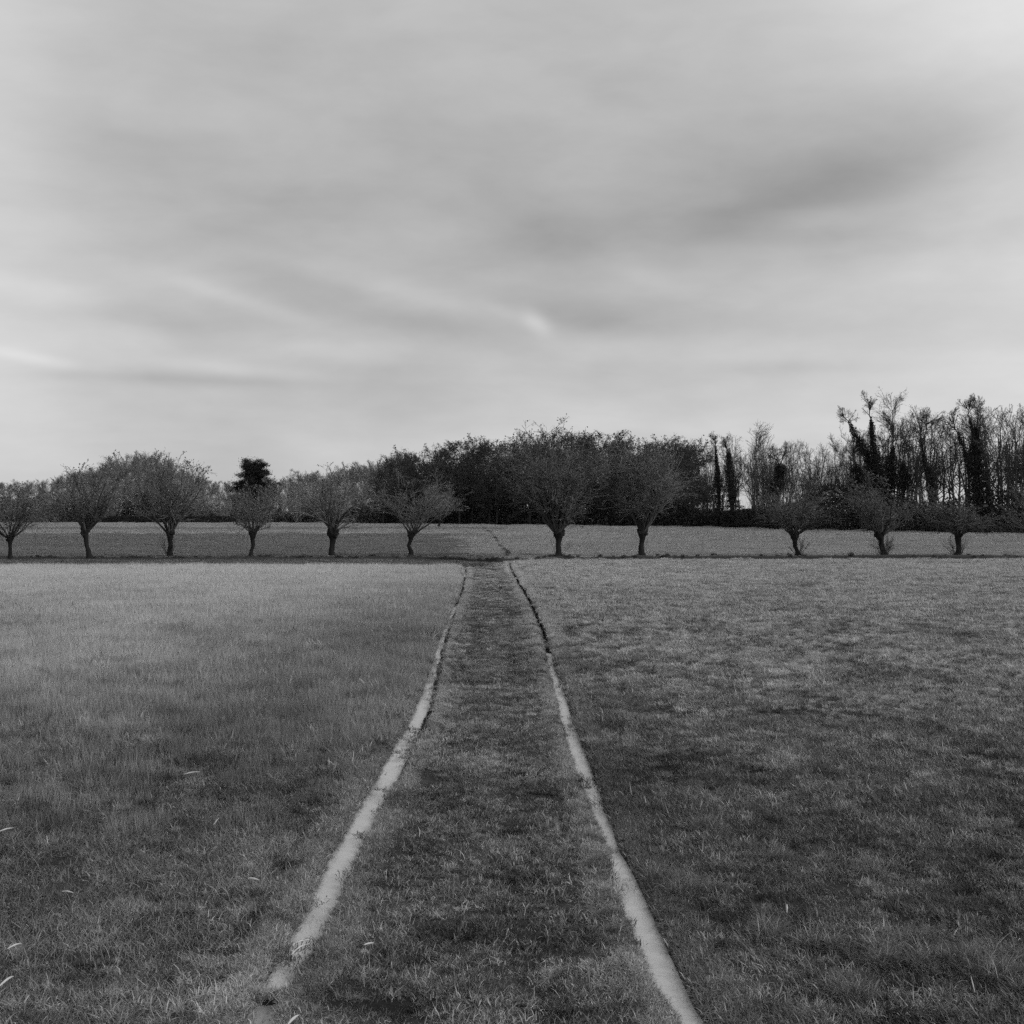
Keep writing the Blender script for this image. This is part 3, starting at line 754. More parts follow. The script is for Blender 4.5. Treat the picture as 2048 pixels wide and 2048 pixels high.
def pollard(label, px, py, hpx, hpy, x0, x1, top, tw, seed, n1=26, spread=62, k=(5, 5, 3), leaf=.25, shoots=0, up=.06,
            low=0., gain=1., name='pollard_tree', group='pollarded trees in the row along the cross ditch', fine=1., wob=.09, limb=1.2):
    """px,py foot; hpx,hpy knobbly head; x0,x1,top crown edges, all as seen from the camera; tw trunk width"""
    rng = np.random.default_rng(seed)
    d = D(py); X = place(px, d); z0 = zat(X, d) if d < 120 else 0.0
    s = d / F
    hz = (py - hpy) * s; hx = (hpx - px) * s; rt = tw * s / 2 * .88
    root = bpy.data.objects.new(name, None); COL.objects.link(root); root.location = (X, d, z0 - .02)
    tag(root, label, 'tree', group)
    g = Geo()
    hr = rt * rng.uniform(1.5, 1.85)
    rough_tube(g, [(0, 0, -.05), (0, 0, .07), (hx * .12 + rng.normal(0, .03), 0, hz * .25), (hx * .5 + rng.normal(0, .05), 0, hz * .5),
                   (hx * .8, 0, hz * .74), (hx, 0, hz * .88), (hx, 0, hz * 1.0), (hx, 0, hz * 1.07)],
               [rt * 1.75, rt * 1.4, rt * 1.05, rt * .92, rt * 1.05, hr * .9, hr * 1.05, hr * .6], rng, amp=.2)
    # burrs on the head where shoots leave it
    for _ in range(10):
        a = rng.uniform(0, 6.28); c = np.array([hx + math.cos(a) * hr * .8, math.sin(a) * hr * .8, hz * rng.uniform(.85, 1.05)])
        e = c + [math.cos(a) * hr * .35, math.sin(a) * hr * .35, hr * rng.uniform(.3, .9)]
        rough_tube(g, [c, (c + e) / 2, e], [hr * .45, hr * .34, hr * .2], rng, s=8, n=6)
    tm = g.mesh('trunk', M_BARK, True)
    ob('trunk', tm, root)
    # limbs
    th = np.radians(spread) * rng.random(n1) ** .62; ph = rng.uniform(0, 2 * np.pi, n1) + 0
    dirs = np.stack([np.sin(th) * np.cos(ph), np.sin(th) * np.sin(ph), np.cos(th)], -1)
    P0 = np.array([hx, 0, hz * .93]) + dirs * hr * .7
    ln = 1 / np.sqrt((np.sin(th) / .62) ** 2 + np.cos(th) ** 2) * rng.uniform(.42, 1.0, n1)
    hgt = (py - top) * s - hz
    n = 7; pts = [P0]; dd = dirs
    for i in range(n - 1):
        dd = dd + np.array([0, 0, up * 1.5]) + rng.normal(size=dd.shape) * wob * (1.2 if i else .4)
        dd /= np.linalg.norm(dd, axis=1, keepdims=True)
        pts.append(pts[-1] + dd * (ln * hgt / (n - 1))[:, None])
    L1 = np.stack(pts, 1); R1 = (rt * limb * rng.uniform(.17, .42, n1))[:, None] * np.linspace(1, .28, n)[None]
    L2, R2 = grow(rng, L1, R1, k[0], .15, .95, 32, (.3, .6), .05, .10, 5, .6, .012)
    L3, R3 = grow(rng, L2, R2, k[1], .1, 1., 36, (.35, .7), .03, .16, 4, .6, .008)
    L4, R4 = grow(rng, L3, R3, k[2], .1, 1., 42, (.4, .9), 0, .22, 3, .7, .006)
    crx = (x1 - x0) * s; cxm = ((x0 + x1) / 2 - px) * s - hx
    arrs = [a - np.array([hx, 0, 0]) for a in (L1, L2, L3, L4)]
    if low: # some side twigs hang low
        m = rng.random(len(arrs[2])) < low
        arrs[2][m, 1:, 2] -= np.linspace(.1, .8, 3)[None] * rng.uniform(.3, 1, m.sum())[:, None]
    arrs = [a + np.array([hx, 0, 0]) for a in fit(arrs, crx, (py - top) * s, cxm, hz * .93)]
    g = Geo()
    tubes(g, arrs[0], R1, 5, rng.uniform(.15, .5, n1))
    tubes(g, arrs[1], R2, 4, rng.uniform(.4, .95, len(R2)) * gain)
    tubes(g, arrs[2], np.minimum(R3, .013) * fine, 3, rng.uniform(.4, 1.5, len(R3)) * gain)
    tubes(g, arrs[3], np.minimum(R4, .0085) * fine, 3, rng.uniform(.5, 1.9, len(R4)) * gain)
    ob('crown', g.mesh('crown', M_TWIG), root)
    if leaf:
        g = Geo(); tips = np.concatenate([arrs[3][:, -1], arrs[3][:, 1]])
        zz = (tips[:, 2] - hz) / hgt
        m = rng.random(len(tips)) < leaf * (.25 + 1.2 * np.clip(zz, 0, 1) ** 2) * (.5 + 1.4 * vnoise(tips[:, 0] * 1.3 + seed, tips[:, 2] * 1.3))
        leaves(g, tips[m] + rng.normal(0, .03, (m.sum(), 3)), .13, rng, (.4, 2.2))
        ob('leaves', g.mesh('leaves', M_LEAF), root)
    if shoots:
        g = Geo(); a = rng.uniform(0, 2 * np.pi, shoots); l = rng.uniform(.45, 1.0, shoots) * 1.75
        t = rng.uniform(.15, .6, shoots)
        p = np.stack([np.cos(a) * rt * 1.1, np.sin(a) * rt * 1.1, 0 * a], -1); dd = np.stack([np.cos(a) * np.sin(t), np.sin(a) * np.sin(t), np.cos(t)], -1)
        pts = [p]
        for _ in range(4):
            dd = dd + rng.normal(size=dd.shape) * .1; dd /= np.linalg.norm(dd, axis=1, keepdims=True); pts.append(pts[-1] + dd * l[:, None] / 4)
        Ps = np.stack(pts, 1); Rs = np.full((shoots, 5), .012) * np.linspace(1, .4, 5)
        Pt, Rt = grow(rng, Ps, Rs, 4, .3, .95, 30, (.25, .5), .02, .1, 3, .7, .005)
        tubes(g, Ps, Rs, 3, .2); tubes(g, Pt, Rt * 1.2, 3, .3)
        ob('basal_shoots', g.mesh('basal_shoots', M_TWIG), root)
    return root

pollard('small pollard with drooping leafy twigs, at the left end of the row', 20, 1118, 20, 1071, -55, 112, 962, 8.5, 1, 20, 52, (5, 5, 3), .6, 0, low=.5, gain=.7)
pollard('pollard on a leaning trunk with wide boughs, second from the left end', 179, 1117, 170, 1064, 116, 252, 910, 10.5, 22, 18, 40, (5, 5, 3), .45, 0, up=.1, gain=.6, limb=1.5)
pollard('large pollard with thick upright boughs and dark leaf tufts around its top', 341, 1114, 340, 1066, 262, 420, 903, 11, 3, 18, 38, (5, 5, 3), .8, 14, up=.08, gain=.8, fine=.85, limb=1.7)
pollard('round leafy pollard standing in front of the dark cedar', 502, 1116, 506, 1068, 448, 566, 958, 8.5, 4, 20, 50, (5, 5, 3), .35, 0, low=.3, gain=.85)
pollard('pollard with a stout trunk and a crooked top bough, right of the cedar', 664, 1114, 666, 1067, 596, 728, 930, 12, 5, 15, 40, (5, 5, 3), .6, 0, low=.3, wob=.12, limb=1.7)
pollard('pollard with pale tangled twigs, first in the row left of the track', 821, 1114, 822, 1066, 745, 905, 935, 9.5, 6, 18, 46, (5, 5, 3), .15, 0, low=.4, wob=.14, gain=.75)
pollard('tallest pollard with a huge broom of upright twigs, just right of the track', 1117, 1115, 1117, 1066, 1000, 1212, 842, 13, 7, 46, 37, (6, 5, 4), .4, 6, up=.07, gain=.6, limb=1.6)
pollard('second tallest pollard with a pale leafy bulge on one side, beside the tallest one', 1284, 1114, 1285, 1064, 1200, 1376, 878, 12, 8, 34, 40, (6, 5, 4), .35, 4, up=.05, gain=.75, limb=1.5)
pollard('low broad pollard on a thin curved trunk, alone after the gap in the row', 1596, 1113, 1588, 1069, 1508, 1672, 952, 9.5, 9, 26, 52, (5, 5, 3), .2, 24, low=.2, gain=.55)
pollard('wide leafy pollard with a broom of shoots at its foot, below the ivied three-stemmed tree', 1769, 1115, 1760, 1068, 1680, 1862, 946, 12, 10, 28, 56, (5, 5, 4), .3, 48, low=.4, gain=.5)
pollard('small pollard with a knobbly head, below the broad ivy column', 1915, 1113, 1916, 1066, 1848, 1998, 976, 12, 11, 24, 56, (5, 5, 3), .2, 28, low=.4, gain=.5)
pollard('pollard cut off by the right edge of the photo, only its hanging twigs showing', 2078, 1114, 2078, 1066, 2000, 2150, 968, 12, 12, 22, 66, (5, 5, 3), .2, 0, low=.6, gain=.5)
pollard('small far pollard standing out in front of the dark wood', 878, 1054.5, 879, 1040, 838, 932, 962, 6, 13, 20, 52, (5, 5, 3), .1, 0, group=None, gain=1.2)

# --- woodland trees: a few built, the rest copied
def wood_tree(kind, seed):
    """unit-height (10 m) bare tree meshes: (trunk mesh, crown mesh, foliage mesh or None)"""
    rng = np.random.default_rng(seed)
    g = Geo(); gc = Geo(); gl = None
    if kind in ('poplar', 'bare', 'open'):
        n1 = 7 if kind == 'poplar' else 5
        base = np.array([[0, 0, 0.]]); m = 9
        zz = np.linspace(-.2, 8.6, m); dr = np.cumsum(rng.normal(0, .16, (m, 2)), 0); dr[0] = 0
        T0 = np.concatenate([dr, zz[:, None]], 1)[None]; R0 = .15 * np.linspace(1, .15, m)[None]
        L1, R1 = grow(rng, T0, R0, 11 if kind == 'open' else 16, .22 if kind == 'poplar' else .3, .95, 34 if kind == 'poplar' else 42, (.28, .5), .13, .08, 6, .5, .02)
        op = kind == 'open'
        L2, R2 = grow(rng, L1, R1, 6 if op else 8, .2, 1., 34, (.3, .6), .06, .12, 4, .55, .014)
        L3, R3 = grow(rng, L2, R2, 4 if op else 8, .1, 1., 38, (.4, .9), .03, .18, 3, .6, .011)
        a = fit([L1, L2, L3], 4.4 if kind == 'poplar' else 6, 10, 0, 0)
        tubes(g, T0, R0, 6, .8)
        tubes(gc, a[0], R1, 4, .8); tubes(gc, a[1], R2, 3, rng.uniform(.6, 1.2, len(R2))); tubes(gc, a[2], R3, 3, rng.uniform(.6, 1.4, len(R3)))
    elif kind == 'locust':      # tall stems, small airy top
        k = rng.integers(2, 5); m = 8; T0 = []; R0 = []
        for i in range(k):
            ang = rng.uniform(0, 6.28); sp = rng.uniform(.4, 1.8)
            t = np.linspace(0, 1, m)[:, None]
            w = np.cumsum(rng.normal(0, .10, (m, 2)), 0); w[0] = 0
            xy = np.array([[math.cos(ang), math.sin(ang)]]) * sp * t ** 1.2 + w
            T0.append(np.concatenate([xy, t * rng.uniform(6.8, 8.8) - .2], 1)); R0.append(.125 * rng.uniform(.7, 1.2) * np.linspace(1, .3, m))
        T0 = np.array(T0); R0 = np.array(R0)
        L1, R1 = grow(rng, T0, R0, 10, .32, 1., 32, (.2, .42), .09, .14, 6, .5, .018)
        L2, R2 = grow(rng, L1, R1, 5, .2, 1., 38, (.3, .6), .03, .2, 4, .55, .010)
        L3, R3 = grow(rng, L2, R2, 3, .2, 1., 42, (.4, .8), .0, .25, 3, .6, .009)
        a = fit([L1, L2, L3], 4.6, 10, 0, 0)
        tubes(g, T0, R0, 5, .8); tubes(gc, a[0], R1, 4, .9); tubes(gc, a[1], R2, 3, 1.); tubes(gc, a[2], R3, 3, 1.1)
        gl = Geo(); tips = a[2][:, -1]; mm = rng.random(len(tips)) < .12; leaves(gl, tips[mm], .08, rng)
    elif kind == 'dense':       # dark mass of twigs and leaves
        m = 6; T0 = np.stack([rng.normal(0, .05, m).cumsum(), rng.normal(0, .05, m).cumsum(), np.linspace(-.2, 7.5, m)], -1)[None]; R0 = .18 * np.linspace(1, .25, m)[None]
        L1, R1 = grow(rng, T0, R0, 22, .12, .98, 45, (.3, .5), .10, .10, 6, .45, .02)
        L2, R2 = grow(rng, L1, R1, 8, .2, 1., 38, (.35, .65), .05, .15, 4, .5, .014)
        L3, R3 = grow(rng, L2, R2, 5, .1, 1., 42, (.4, .9), .02, .2, 3, .6, .012)
        a = fit([L1, L2, L3], 5.6, 10, 0, 0)
        tubes(g, T0, R0, 6, .8); tubes(gc, a[0], R1, 4, .8); tubes(gc, a[1], R2, 3, 1.); tubes(gc, a[2], R3, 3, 1.1)
        gl = Geo(); tips = np.concatenate([a[2].reshape(-1, 3), a[2][:, 1]]) ; k = rng.random(len(tips)) < np.clip(1.15 - tips[:, 2] / 11, .25, 1)
        leaves(gl, tips[k] + rng.normal(0, .12, (k.sum(), 3)), .20, rng, (.4, 1.5))
    elif kind == 'thicket':     # many-stemmed shrub
        k = 26; a_ = rng.uniform(0, 6.28, k); th = np.radians(42) * rng.random(k) ** .7; m = 6
        dd = np.stack([np.sin(th) * np.cos(a_), np.sin(th) * np.sin(a_), np.cos(th)], -1); p = np.stack([np.cos(a_), np.sin(a_), 0 * a_ - .05], -1) * rng.uniform(0, .5, (k, 1))
        p[:, 2] = -.2; pts = [p]; l = rng.uniform(5, 8.5, k)
        for _ in range(m - 1):
            dd = dd + rng.normal(size=dd.shape) * .09 + [0, 0, .05]; dd /= np.linalg.norm(dd, axis=1, keepdims=True); pts.append(pts[-1] + dd * l[:, None] / (m - 1))
        T0 = np.stack(pts, 1); R0 = .07 * rng.uniform(.6, 1.2, k)[:, None] * np.linspace(1, .3, m)[None]
        L2, R2 = grow(rng, T0, R0, 8, .15, 1., 34, (.25, .5), .05, .13, 4, .5, .016)
        L3, R3 = grow(rng, L2, R2, 6, .1, 1., 38, (.4, .8), .02, .2, 3, .6, .012)
        a = fit([T0, L2, L3], 8, 10, 0, -.2)
        tubes(g, a[0], R0, 4, .8); tubes(gc, a[1], R2, 3, 1.); tubes(gc, a[2], R3, 3, 1.1)
        gl = Geo(); tips = a[2].reshape(-1, 3); k = rng.random(len(tips)) < .25 * np.clip(1.3 - tips[:, 2] / 9, .1, 1); leaves(gl, tips[k], .16, rng, (.5, 2.2))
    return g, gc, gl

def kit(kind, seeds, mtr, mcr, mlf):
    out = []
    for s_ in seeds:
        g, gc, gl = wood_tree(kind, s_)
        out.append((g.mesh('trunk', mtr), gc.mesh('crown', mcr), gl.mesh('leaves', mlf) if gl else None))
    return out
K_POP = kit('poplar', (21, 22, 23), M_BTWIG, M_BTWIG, None)
K_BARE = kit('bare', (31, 32, 33), M_BTWIG, M_BTWIG, None)
K_LOC = kit('locust', (41, 42, 43, 44, 45), M_DTWIG, M_DTWIG, M_DLEAF)
K_DENSE = kit('dense', (51, 52, 53, 54), M_DTWIG, M_DTWIG, M_DLEAF)
K_DBARE = kit('open', (34, 35, 36, 37), M_DTWIG, M_DTWIG, None)
K_THK = kit('thicket', (61, 62, 63), M_DTWIG, M_DTWIG, M_HEDGE)
K_THKG = kit('thicket', (64, 65), M_BTWIG, M_BTWIG, None)
TR = np.random.default_rng(99)
def put(name, k, px, d, top, label, group, wide=1.0, cat='tree'):
    x = place(px, d); h = H + (HY - top) / F * d; s = h / 10
    r = bpy.data.objects.new(name, None); COL.objects.link(r); r.location = (x, d, 0)
    r.scale = (s * wide, s * wide, s); r.rotation_euler = (0, 0, TR.uniform(0, 6.28))
    tag(r, label, cat, group)
    for n_, me_ in zip(('trunk', 'crown', 'leaves'), k[TR.integers(len(k))]):
        if me_ is not None: ob(n_, me_, r)
    return r
ZONES = [(-200, 'behind the leftmost drooping pollard'), (90, 'behind the leaning pollard'), (265, 'behind the large tufted pollard'), (425, 'around the cedar'),
         (585, 'behind the crooked-bough pollard'), (700, 'behind the pale tangled pollard'), (830, 'straight beyond the small far pollard'), (925, 'straight beyond the track'),
         (1000, 'behind the left half of the tallest pollard'), (1115, 'behind the right half of the tallest pollard'), (1215, 'behind the second tallest pollard'),
         (1300, 'just right of the second tallest pollard'), (1400, 'around the two ivy spires'), (1485, 'by the stubby ivy head'), (1600, 'above the gap before the ivied fan'),
         (1695, 'around the ivied fan'), (1815, 'by the one-stemmed ivied tree'), (1915, 'around the broad ivy column'), (2005, 'at the right end of the wood')]
ORD = ['first', 'second', 'third', 'fourth', 'fifth', 'sixth', 'seventh', 'eighth', 'ninth', 'tenth', 'eleventh', 'twelfth']
ROWS = ['front row', 'second row', 'third row', 'rear row']
SEEN = {}
def where(px, row):
    z = [b for a, b in ZONES if a <= px][-1]; k = SEEN.get((z, row), 0); SEEN[(z, row)] = k + 1
    return '%s, %s in the %s' % (z, ORD[min(k, 11)], ROWS[row])
def prof(pts, x): a = np.array(pts, float); return float(np.interp(x, a[:, 0], a[:, 1]))

# distant bare trees beyond the left field
LP = [(-80, 955), (0, 962), (60, 958), (115, 948), (150, 940), (190, 925), (230, 915), (270, 899), (310, 905), (350, 925), (395, 946), (430, 958), (470, 962), (540, 958),
      (570, 948), (605, 938), (640, 944), (680, 930), (705, 922), (740, 914), (790, 906)]
for row, (dd_, add) in enumerate([(372, 14), (400, 6), (440, 0), (480, 0)]):
    for px in np.arange(-70, 800, 27):
        p = px + TR.uniform(-9, 9) + row * 7
        if row == 0 and TR.random() < .35: continue
        tall = p > 700
        put('bare_tree', K_POP if (row > 1 or tall) else K_BARE, p, dd_ + TR.uniform(-10, 10), prof(LP, p) + add + TR.uniform(-2, 9),
            ('slender grey poplar ' if tall else 'leafless grey tree ') + where(p, row),
            'grey poplars beside the dark wood' if tall else 'leafless trees in the distant belt on the left', TR.uniform(.85, 1.25))
put('bare_tree', K_BARE, 598, 365, 938, 'solitary thin bare tree with a clear outline between the cedar and the crooked pollard', None, .8)

for px in np.arange(-70, 790, 30):
    p = px + TR.uniform(-8, 8); d_ = 366 if p < 560 else 356
    put('thicket_tree', K_THKG, p, d_ + TR.uniform(-3, 5), 1020 - (1020 - prof(LP, p)) * TR.uniform(.5, .72), 'low grey thicket ' + where(p, 0),
        'thickets at the foot of the distant belt', TR.uniform(.9, 1.3))
# dense dark wood in the middle
DP = [(765, 908), (800, 900), (840, 892), (870, 888), (900, 879), (940, 874), (980, 872), (1020, 868), (1060, 862), (1100, 858), (1140, 858), (1180, 862), (1215, 856), (1240, 862),
      (1262, 884), (1285, 872), (1340, 868), (1380, 872), (1402, 885)]
for row, (o_, add) in enumerate([(0, 26), (12, 8), (28, 0), (48, 3)]):
    for px in np.arange(768, 1402, 29):
        p = px + TR.uniform(-9, 9) + row * 7; base = 329 - (p - 768) / 634 * 58
        if p > 1405: continue
        put('wood_tree', K_DENSE if TR.random() < .8 or row < 2 else K_LOC, p, base + o_ + 4 + TR.uniform(-3, 3), prof(DP, p) + add + TR.uniform(-4, 10),
            'dark dense tree ' + where(p, row), 'trees of the dense dark wood', TR.uniform(.8, 1.15))

# thin wood on the right: single stems with sky between
RP = [(1400, 878), (1450, 868), (1500, 850), (1540, 870), (1570, 872), (1620, 880), (1660, 872), (1700, 862), (1740, 840), (1800, 815), (1850, 822), (1900, 828), (1950, 808), (2000, 800), (2048, 800), (2130, 795)]
def rd(p): return float(np.interp(p, [1400, 1650, 2048, 2140], [268, 226, 193, 186]))
for row in range(3):
    for px in np.arange(1408, 1700, 26 if row else 34):
        p = px + TR.uniform(-9, 9) + row * 12
        put('thicket_tree', (K_THK, K_DBARE, K_LOC)[TR.choice(3, p=(.25, .5, .25))], p, rd(p) + 6 + row * 14 + TR.uniform(-3, 3), prof(RP, p) + TR.uniform(2, 30),
            'bare branching tree ' + where(p, row), 'bare many-stemmed trees right of the dark wood', TR.uniform(.5, .8))
    for px in np.arange(1695, 2140, 31):
        p = px + TR.uniform(-8, 8) + row * 10
        put('locust_tree', K_LOC if TR.random() < .55 else K_DBARE, p, rd(p) + 5 + row * 12 + TR.uniform(-3, 3), prof(RP, p) + TR.uniform(0, 24),
            'tall slender bare tree ' + where(p, row), 'tall slender trees of the open wood on the right', TR.uniform(.6, .95))
put('forked_tree', K_DBARE, 1502, 262, 846, 'bare tree forking in a wide V just right of the two ivy spires', None, .8)

# ivy-clad trees
def ivy_tree(label, px, foot, stems, tops, seed, name='ivy_clad_tree'):
    """stems: list of [(px, py, half width px) ...] from below up: trunk lines under ivy; tops: (px, py, crown half width, crown top, stem index)"""
    rng = np.random.default_rng(seed)
    d = rd(px) + 1.0 if px > 1400 else 320; s = d / F
    root = bpy.data.objects.new(name, None); COL.objects.link(root); root.location = (place(px, d), d, 0); tag(root, label, 'tree')
    def w(x_, y_): return np.array([(x_ - px) * s, 0, H + (HY - y_) * s])
    g = Geo(); gi = Geo(); gc = Geo()
    ends = []
    for st_ in stems:
        st_ = [(px, foot, st_[0][2])] + list(st_) if st_[0][1] > 935 else list(st_)
        P = np.array([w(a, b) for a, b, c in st_]); hwd = np.array([c for a, b, c in st_]) * s
        dep = rng.uniform(-.5, .5); P[1:, 1] += dep
        t = np.linspace(0, 1, len(P)); tt = np.linspace(0, 1, 16)
        PP = np.stack([np.interp(tt, t, P[:, i]) for i in range(3)], -1); HW = np.interp(tt, t, hwd)
        rough_tube(g, PP, np.clip(HW * .3, .06, .3), rng, s=8, n=20)
        # ivy: leaf faces thick round the stem
        seg = np.linalg.norm(np.diff(PP, axis=0), axis=1).mean()
        cnt = (HW * seg * 900).astype(int) + 14
        for i in range(16):
            c = PP[i] + rng.normal(0, .02, 3); n_ = int(cnt[i])
            a = rng.uniform(0, 6.28, n_); wob_ = 1 + .5 * fbm(np.cos(a) * 1.3 + seed, np.sin(a) * 1.3 + c[2] * .8, 3) + .25 * rng.normal()
            r_ = HW[i] * np.sqrt(rng.random(n_)) * np.clip(wob_, .4, 1.6)
            q = np.stack([c[0] + r_ * np.cos(a), c[1] + r_ * np.sin(a), c[2] + rng.uniform(-.6, .6, n_) * seg * 1.3], -1)
            leaves(gi, q, .17, rng, (.4, 1.6))
        ends.append(PP)
    for (tx, ty, chw, ctop, si) in tops:
        E = ends[si]; p0 = E[-1]; m = 6
        tgt = w(tx, ty); t = np.linspace(0, 1, m)[:, None]
        T0 = (p0 * (1 - t) + tgt * t + rng.normal(0, .08, (m, 3)) * np.sin(t * 3.14))[None]; R0 = (.11 * np.linspace(1, .45, m))[None]
        L1, R1 = grow(rng, T0, R0, 12, .3, 1., 40, (.5, .9), .1, .12, 6, .6, .03, absl=(chw * s * .7, chw * s * 1.3))
        L2, R2 = grow(rng, L1, R1, 7, .2, 1., 38, (.35, .6), .03, .18, 4, .55, .016)
        L3, R3 = grow(rng, L2, R2, 6, .2, 1., 42, (.4, .9), .0, .22, 3, .6, .011)
        tubes(gc, T0, R0, 5, .8); tubes(gc, L1, R1, 4, .8); tubes(gc, L2, R2, 3, 1.); tubes(gc, L3, R3, 3, 1.1)
        tips = L3[:, -1]; mm = rng.random(len(tips)) < .3; leaves(gc, tips[mm], .09, rng)
    ob('trunk', g.mesh('trunk', M_BARK, True), root); ob('ivy', gi.mesh('ivy', M_IVY), root)
    if tops: ob('crown', gc.mesh('crown', M_DTWIG), root)
    return root
ivy_tree('slim spire of dark ivy, the left one of the pair', 1436, 1052, [[(1438, 1000, 12), (1436, 960, 9), (1433, 930, 5), (1431, 900, 2)]], [(1428, 880, 14, 860, 0)], 71)
ivy_tree('broad pointed spire of dark ivy, the right one of the pair', 1468, 1052, [[(1466, 1010, 20), (1462, 970, 14), (1459, 935, 9), (1458, 905, 4)]], [(1450, 885, 18, 860, 0)], 72)
ivy_tree('stubby head of ivy on a short trunk above the low broad pollard', 1556, 1056, [[(1552, 985, 10), (1555, 962, 17), (1562, 942, 12), (1560, 932, 6)]], [(1545, 905, 20, 880, 0), (1572, 895, 16, 870, 0)], 73)
ivy_tree('three ivy-covered stems spreading in a fan above the wide leafy pollard', 1765, 1064,
         [[(1762, 975, 26), (1750, 940, 17), (1728, 900, 10), (1712, 872, 5), (1702, 852, 2.5)],
          [(1768, 970, 22), (1752, 925, 14), (1745, 890, 9), (1742, 862, 6), (1741, 845, 3)],
          [(1772, 980, 22), (1783, 950, 14), (1784, 920, 9), (1786, 900, 5)]],
         [(1690, 835, 20, 825, 0), (1738, 805, 20, 792, 1), (1788, 850, 38, 784, 2), (1785, 820, 42, 784, 2)], 74)
ivy_tree('tree with one ivied stem, between the ivied fan and the broad ivy column', 1868, 1066,
         [[(1864, 985, 9), (1858, 955, 10), (1848, 925, 5), (1842, 885, 3)]], [(1840, 850, 36, 815, 0), (1856, 845, 30, 820, 0)], 75)
ivy_tree('broad column of ivy with a forked top, tallest ivy mass of the right-hand wood', 1962, 1068,
         [[(1960, 990, 27), (1957, 950, 23), (1953, 910, 17), (1953, 880, 10), (1956, 862, 6)], [(1955, 935, 10), (1950, 895, 6), (1946, 862, 4), (1941, 840, 2.5)],
          [(1948, 945, 12), (1934, 918, 6), (1925, 890, 3), (1915, 868, 2)]],
         [(1956, 820, 26, 800, 0), (1938, 815, 24, 800, 1), (1905, 840, 26, 825, 2)], 76)
ivy_tree('low dark bush of ivy crowding the foot of the fan-shaped tree on its left', 1716, 1062, [[(1718, 1000, 22), (1716, 960, 16), (1712, 935, 8)]], [(1706, 900, 22, 870, 0)], 77)
ivy_tree('rounded clump of ivy on a stump just right of the fan-shaped tree', 1806, 1064, [[(1806, 985, 8), (1808, 955, 12), (1804, 930, 7)]], [(1815, 880, 26, 830, 0)], 78)

# cedar
def cedar():
    rng = np.random.default_rng(5); d = 372; s = d / F; px = 508
    root = bpy.data.objects.new('cedar_tree', None); COL.objects.link(root); root.location = (place(px, d), d, 0)
    tag(root, 'dark evergreen cedar with flat layered boughs, rising above the distant bare trees', 'tree')
    g = Geo(); Ht = H + (HY - 926) * s
    rough_tube(g, [(0, 0, -.1), (.1, 0, Ht * .5), (0, 0, Ht * .96)], [.5, .35, .08], rng); ob('trunk', g.mesh('trunk', M_BARK, True), root)
    gb = Geo(); gl = Geo()
    for z in np.linspace(Ht * .3, Ht * .97, 15):
        f = (z / Ht); Rm = np.interp(f, [.3, .62, .75, .9, 1], [8.5, 7.4, 4.8, 4.4, 2.8]) * .82
        for _ in range(9):
            a = rng.uniform(0, 6.28); r = Rm * rng.uniform(.4, 1.2); zz = z + rng.normal(0, .6); up_ = rng.uniform(.2, 1.3)
            p = np.array([[0, 0, zz - .3], [math.cos(a) * r * .5, math.sin(a) * r * .5, zz], [math.cos(a) * r, math.sin(a) * r, zz + up_ * .5]])
            tubes(gb, p[None], np.array([[.12, .08, .04]]), 4, .8)
            n = 260; t = rng.random(n) ** .6; c = p[1][None] * (1 - t[:, None]) + p[2][None] * t[:, None]
            q = c + rng.normal(0, 1, (n, 3)) * [.5, .5, .3]; leaves(gl, q, .24, rng, (.3, 1.2))
            n = 150; q = p[0] * .6 + p[1] * .4 + rng.normal(0, 1, (n, 3)) * [1.1, 1.1, .6]; leaves(gl, q, .26, rng, (.3, 1.2))
    ob('boughs', gb.mesh('boughs', M_DTWIG), root); ob('needles', gl.mesh('needles', M_IVY), root)
cedar()

# clipped hedge under the distant trees
g = Geo(); rng = np.random.default_rng(3)
n = 26000; x0, x1 = place(196, 356), place(492, 356)
q = np.stack([rng.uniform(x0, x1, n), 356 + rng.uniform(-.7, .7, n), np.abs(rng.uniform(-.1, 1.75, n))], -1)
leaves(g, q, .28, rng, (.4, 1.4))
V = np.array([[x0, 355.5, -.1], [x1, 355.5, -.1], [x1, 356.5, -.1], [x0, 356.5, -.1], [x0, 355.5, 1.6], [x1, 355.5, 1.6], [x1, 356.5, 1.6], [x0, 356.5, 1.6]])
gb = Geo(); gb.add(V, Q=[[0, 1, 5, 4], [1, 2, 6, 5], [2, 3, 7, 6], [3, 0, 4, 7], [4, 5, 6, 7]])
root = bpy.data.objects.new('clipped_hedge', None); COL.objects.link(root); root.location = (0, 0, 0)
tag(root, 'long low dark clipped hedge along the far side of the left field', 'hedge')
o = ob('leaves', g.mesh('leaves', M_HEDGE), root); o2 = ob('branches', gb.mesh('branches', M_HEDGE), root)

